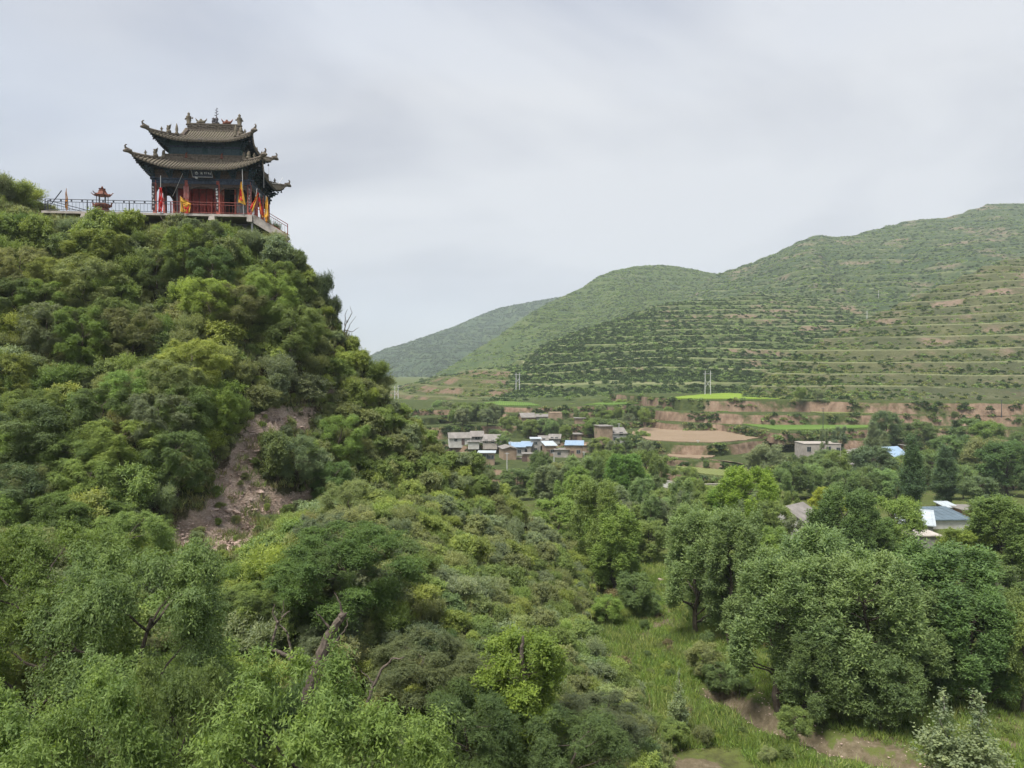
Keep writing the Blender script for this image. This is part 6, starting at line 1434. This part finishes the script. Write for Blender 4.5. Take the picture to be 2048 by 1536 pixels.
ghouse(2008, 2062, 1135, 1092, 'house with bright blue roof cut by the right edge', wall=W_WHITE, roof='shed', rm=R_BLUE, depth=8, yaw=.1, rise=1.8)
ghouse(1990, 2030, 1180, 1150, 'pale rubble-walled store right of the willow clump', wall=STONEW, roof='flat', rm=M_CONC, depth=5)
ghouse(1572, 1650, 1085, 1022, 'white house with a steep gable and grey roof half hidden by trees', wall=W_WHITE, roof='gable', rm=R_GREY, depth=9, yaw=.75, wins=[(.3, .3, 1, 1.1), (.6, .3, 1, 1.1)], rise=2.4)
ghouse(1775, 1822, 925 + 5, 905, 'pale low wall house seen under the wide grey tree', wall=W_WHITE, roof='flat', rm=R_GREY, depth=3) if False else None
def wall_run(px_pts, z, h, th, mat, label, name='wall', cat='wall'):
    W = [PZ(a, b, z) for a, b in px_pts]; e = empty(name, W[0], 0, label, cat); m = MB()
    for p, q in zip(W[:-1], W[1:]):
        L = math.hypot(*(q - p)[:2]); m.box(((p + q) / 2 - W[0]) + [0, 0, h / 2 - .3], (L, th, h + .6), math.atan2(q[1] - p[1], q[0] - p[0]))
    m.build('wall_body', mat, e); c = MB()
    for p, q in zip(W[:-1], W[1:]):
        L = math.hypot(*(q - p)[:2]); c.box(((p + q) / 2 - W[0]) + [0, 0, h + .06], (L + .1, th + .12, .12), math.atan2(q[1] - p[1], q[0] - p[0]))
    c.build('coping', M_CONC, e); return e
wall_run([(1000, 938), (1030, 942), (1070, 940)], ZV1 - 3.2, 3.6, .6, STONEW, 'rubble stone retaining wall of the village ramp below the mud barn', 'retaining_wall')
wall_run([(1040, 952), (1090, 960), (1150, 958)], ZV1 - 3.4, 1.6, .5, STONEW, 'low rubble wall in front of the village bank', 'retaining_wall')
wall_run([(1278, 962), (1310, 966), (1345, 972)], -27.0, 1.0, .4, W_WHITE, 'pale roadside wall behind the row of poplars', 'roadside_wall')
wall_run([(1345, 972), (1400, 976), (1450, 974)], -27.0, .8, .4, M_CONC, 'lower concrete roadside wall under the brown terraces', 'roadside_wall')
wall_run([(1085, 1000), (1100, 1004), (1110, 1000)], -26.5, 2.0, .5, STONEW, 'short stone wall by the stream behind the spur poplars', 'retaining_wall')
# poles
def hframe(px, pyb, pyt, d, label):
    b0 = P(px, pyb, d); h = (pyb - pyt) / FPX * d; e = empty('h_frame_pole', b0, 0, label, 'power pole'); s = h * .115
    for k in (-1, 1): m = MB(); m.tube([(k * s, 0, -1), (k * s * .96, 0, h)], [.2, .13], 7); m.build('pole', M_STEEL, e)
    for k in (-1, 1): m = MB(); m.tube([(-k * s, .02 * k, h * .28), (k * s, .02 * k, h * .62)], .07, 5); m.build('brace', M_STEEL, e)
    m = MB(); m.tube([(-s * 1.7, 0, h * .86), (s * 1.7, 0, h * .86)], .06, 5); m.build('cross_arm', M_STEEL, e)
hframe(1415.5, 789, 741, 325, 'white two-legged power pole standing in the lime-green field')
hframe(1035.5, 775, 745, 382, 'white two-legged power pole on the spur left of the dark terraces')
hframe(793, 800, 770, 402, 'white two-legged power pole farthest left, just past the hill')
def pole(px, pyb, pyt, z, label, r=.13, mat=None, d=None):
    b0 = PZ(px, pyb, z) if d is None else P(px, pyb, d); h = (pyb - pyt) / FPX * b0[1]; e = empty('utility_pole', b0, 0, label, 'pole')
    m = MB(); m.tube([(0, 0, -.5), (0, 0, h)], [r, r * .65], 6); m.build('pole', mat or M_STEEL, e)
    m = MB(); m.tube([(-.55, 0, h * .95), (.55, 0, h * .95)], .045, 4); m.build('cross_arm', mat or M_STEEL, e)
pole(1396, 908, 880, Z2, 'thin white pole standing in the lower brown field')
pole(1021, 912, 882, ZV1, 'thin white pole at the left of the village blue roofs')
pole(1014, 940, 905, ZV1, 'thin grey pole in front of the stone ramp')
pole(1108, 925, 905, ZV1, 'short white pole before the village bank')
pole(1238, 880, 846, ZV2, 'thin pole behind the pale two-storey village house')
pole(1168, 925, 903, ZV1, 'thin pale pole at the right end of the village row')
pole(1646, 860, 815, Z4, 'dark thin pole on the green terrace above the two-storey house', .1, M_IRON)
pole(2003, 832, 800, Z5, 'dark pole on the pale green terrace near the right edge', .13, M_IRON)
pole(1824.5, 1098, 1060, GZ(1824, 1098), 'grey pole in front of the lean-to yard wall', .08, M_GREY)
pole(1080, 1000, 955, -26.5, 'pale pole beside the dark tree with the bare trunk', .12)
pole(1757, 595, 580, 0, 'tiny pole on the upper terraces of the far hill', .2, None, 640)
pole(1762, 660, 641, 0, 'tiny pole on the terraces below the upper one', .2, None, 560)
pole(1734, 636, 622, 0, 'tiny pole where the near right hill meets the far terraces', .2, None, 395)
# white sheets, sign, stones by the path
def tent(px, pyb, w, h, label):
    b0 = ground_hit(px, pyb); e = empty('white_tent', b0, .3, label, 'tent')
    for s in (-1, 1):
        m = MB()
        for off in (0, .02): m.surf([[(s * (w / 2) * v + off, (-w / 2 + w * u), h * (1 - v) + .06 * math.sin(5 * u + 3 * v)) for u in np.linspace(0, 1, 6)] for v in np.linspace(0, 1, 6)])
        m.build('sheet', W_WHITE, e)
    m = MB(); m.tube([(0, -w / 2, h), (0, w / 2, h)], .03, 5); m.build('ridge_pole', M_STEEL, e)
tent(1800, 1172, 2.2, 2.2, 'left white plastic tent among the willow tops'); tent(1817, 1166, 1.8, 2.6, 'right taller white plastic tent among the willow tops')
sg0 = ground_hit(1241, 1178); e = empty('path_sign', sg0, .1, 'small orange sign on a stick above the dark bushes by the path', 'sign')
h = 28 / FPX * sg0[1]; m = MB(); m.tube([(0, 0, -.2), (0, 0, h)], .03, 5); m.build('post', M_STEEL, e); m = MB(); m.box((0, -.04, h - .2), (.62, .04, .62)); m.build('board', M_ORANGE if 'M_ORANGE' in globals() else mat_plain('orange_board', (.45, .17, .06), .7, .1), e)
for i, (px, py, s, lb) in enumerate([(1737, 1130, .5, 'left pale boulder between the willow tops'), (1768, 1140, .45, 'right pale boulder between the willow tops'), (1322, 1145, .5, 'pale boulder at the bend of the path'), (1313, 1298, .22, 'small white stone lying in the grass of the valley')]):
    b0 = ground_hit(px, py + 20); import bmesh
    q = np.random.default_rng(i); bm = bmesh.new(); [bm.verts.new(v) for v in unit(q.normal(size=(26, 3))) * q.uniform(.75, 1.1, (26, 1)) * [1, .8, .65] * s]; bmesh.ops.convex_hull(bm, input=bm.verts)
    me = bpy.data.meshes.new('boulder'); bm.to_mesh(me); bm.free(); me.materials.append(W_WHITE if i != 2 else M_STONE); o = link('boulder', me, None, tuple(b0 + [0, 0, s * .3])); tag(o, lb, 'boulder')

# ------------------------------------------------------------------ the air between here and the far hills
def haze():
    m, nt, out = nodes('valley_haze'); v = nt.nodes.new('ShaderNodeVolumePrincipled')
    v.inputs['Color'].default_value = (0.82, 0.90, 1.0, 1); v.inputs['Density'].default_value = HAZE_DENSITY; v.inputs['Anisotropy'].default_value = 0.15
    nt.links.new(v.outputs[0], out.inputs['Volume'])
    m2 = MB(); m2.box((100, 1500, 190), (6400, 4400, 480)); o = m2.build('haze', m); tag(o, kind='stuff')
HAZE_DENSITY = 0.00018
haze()
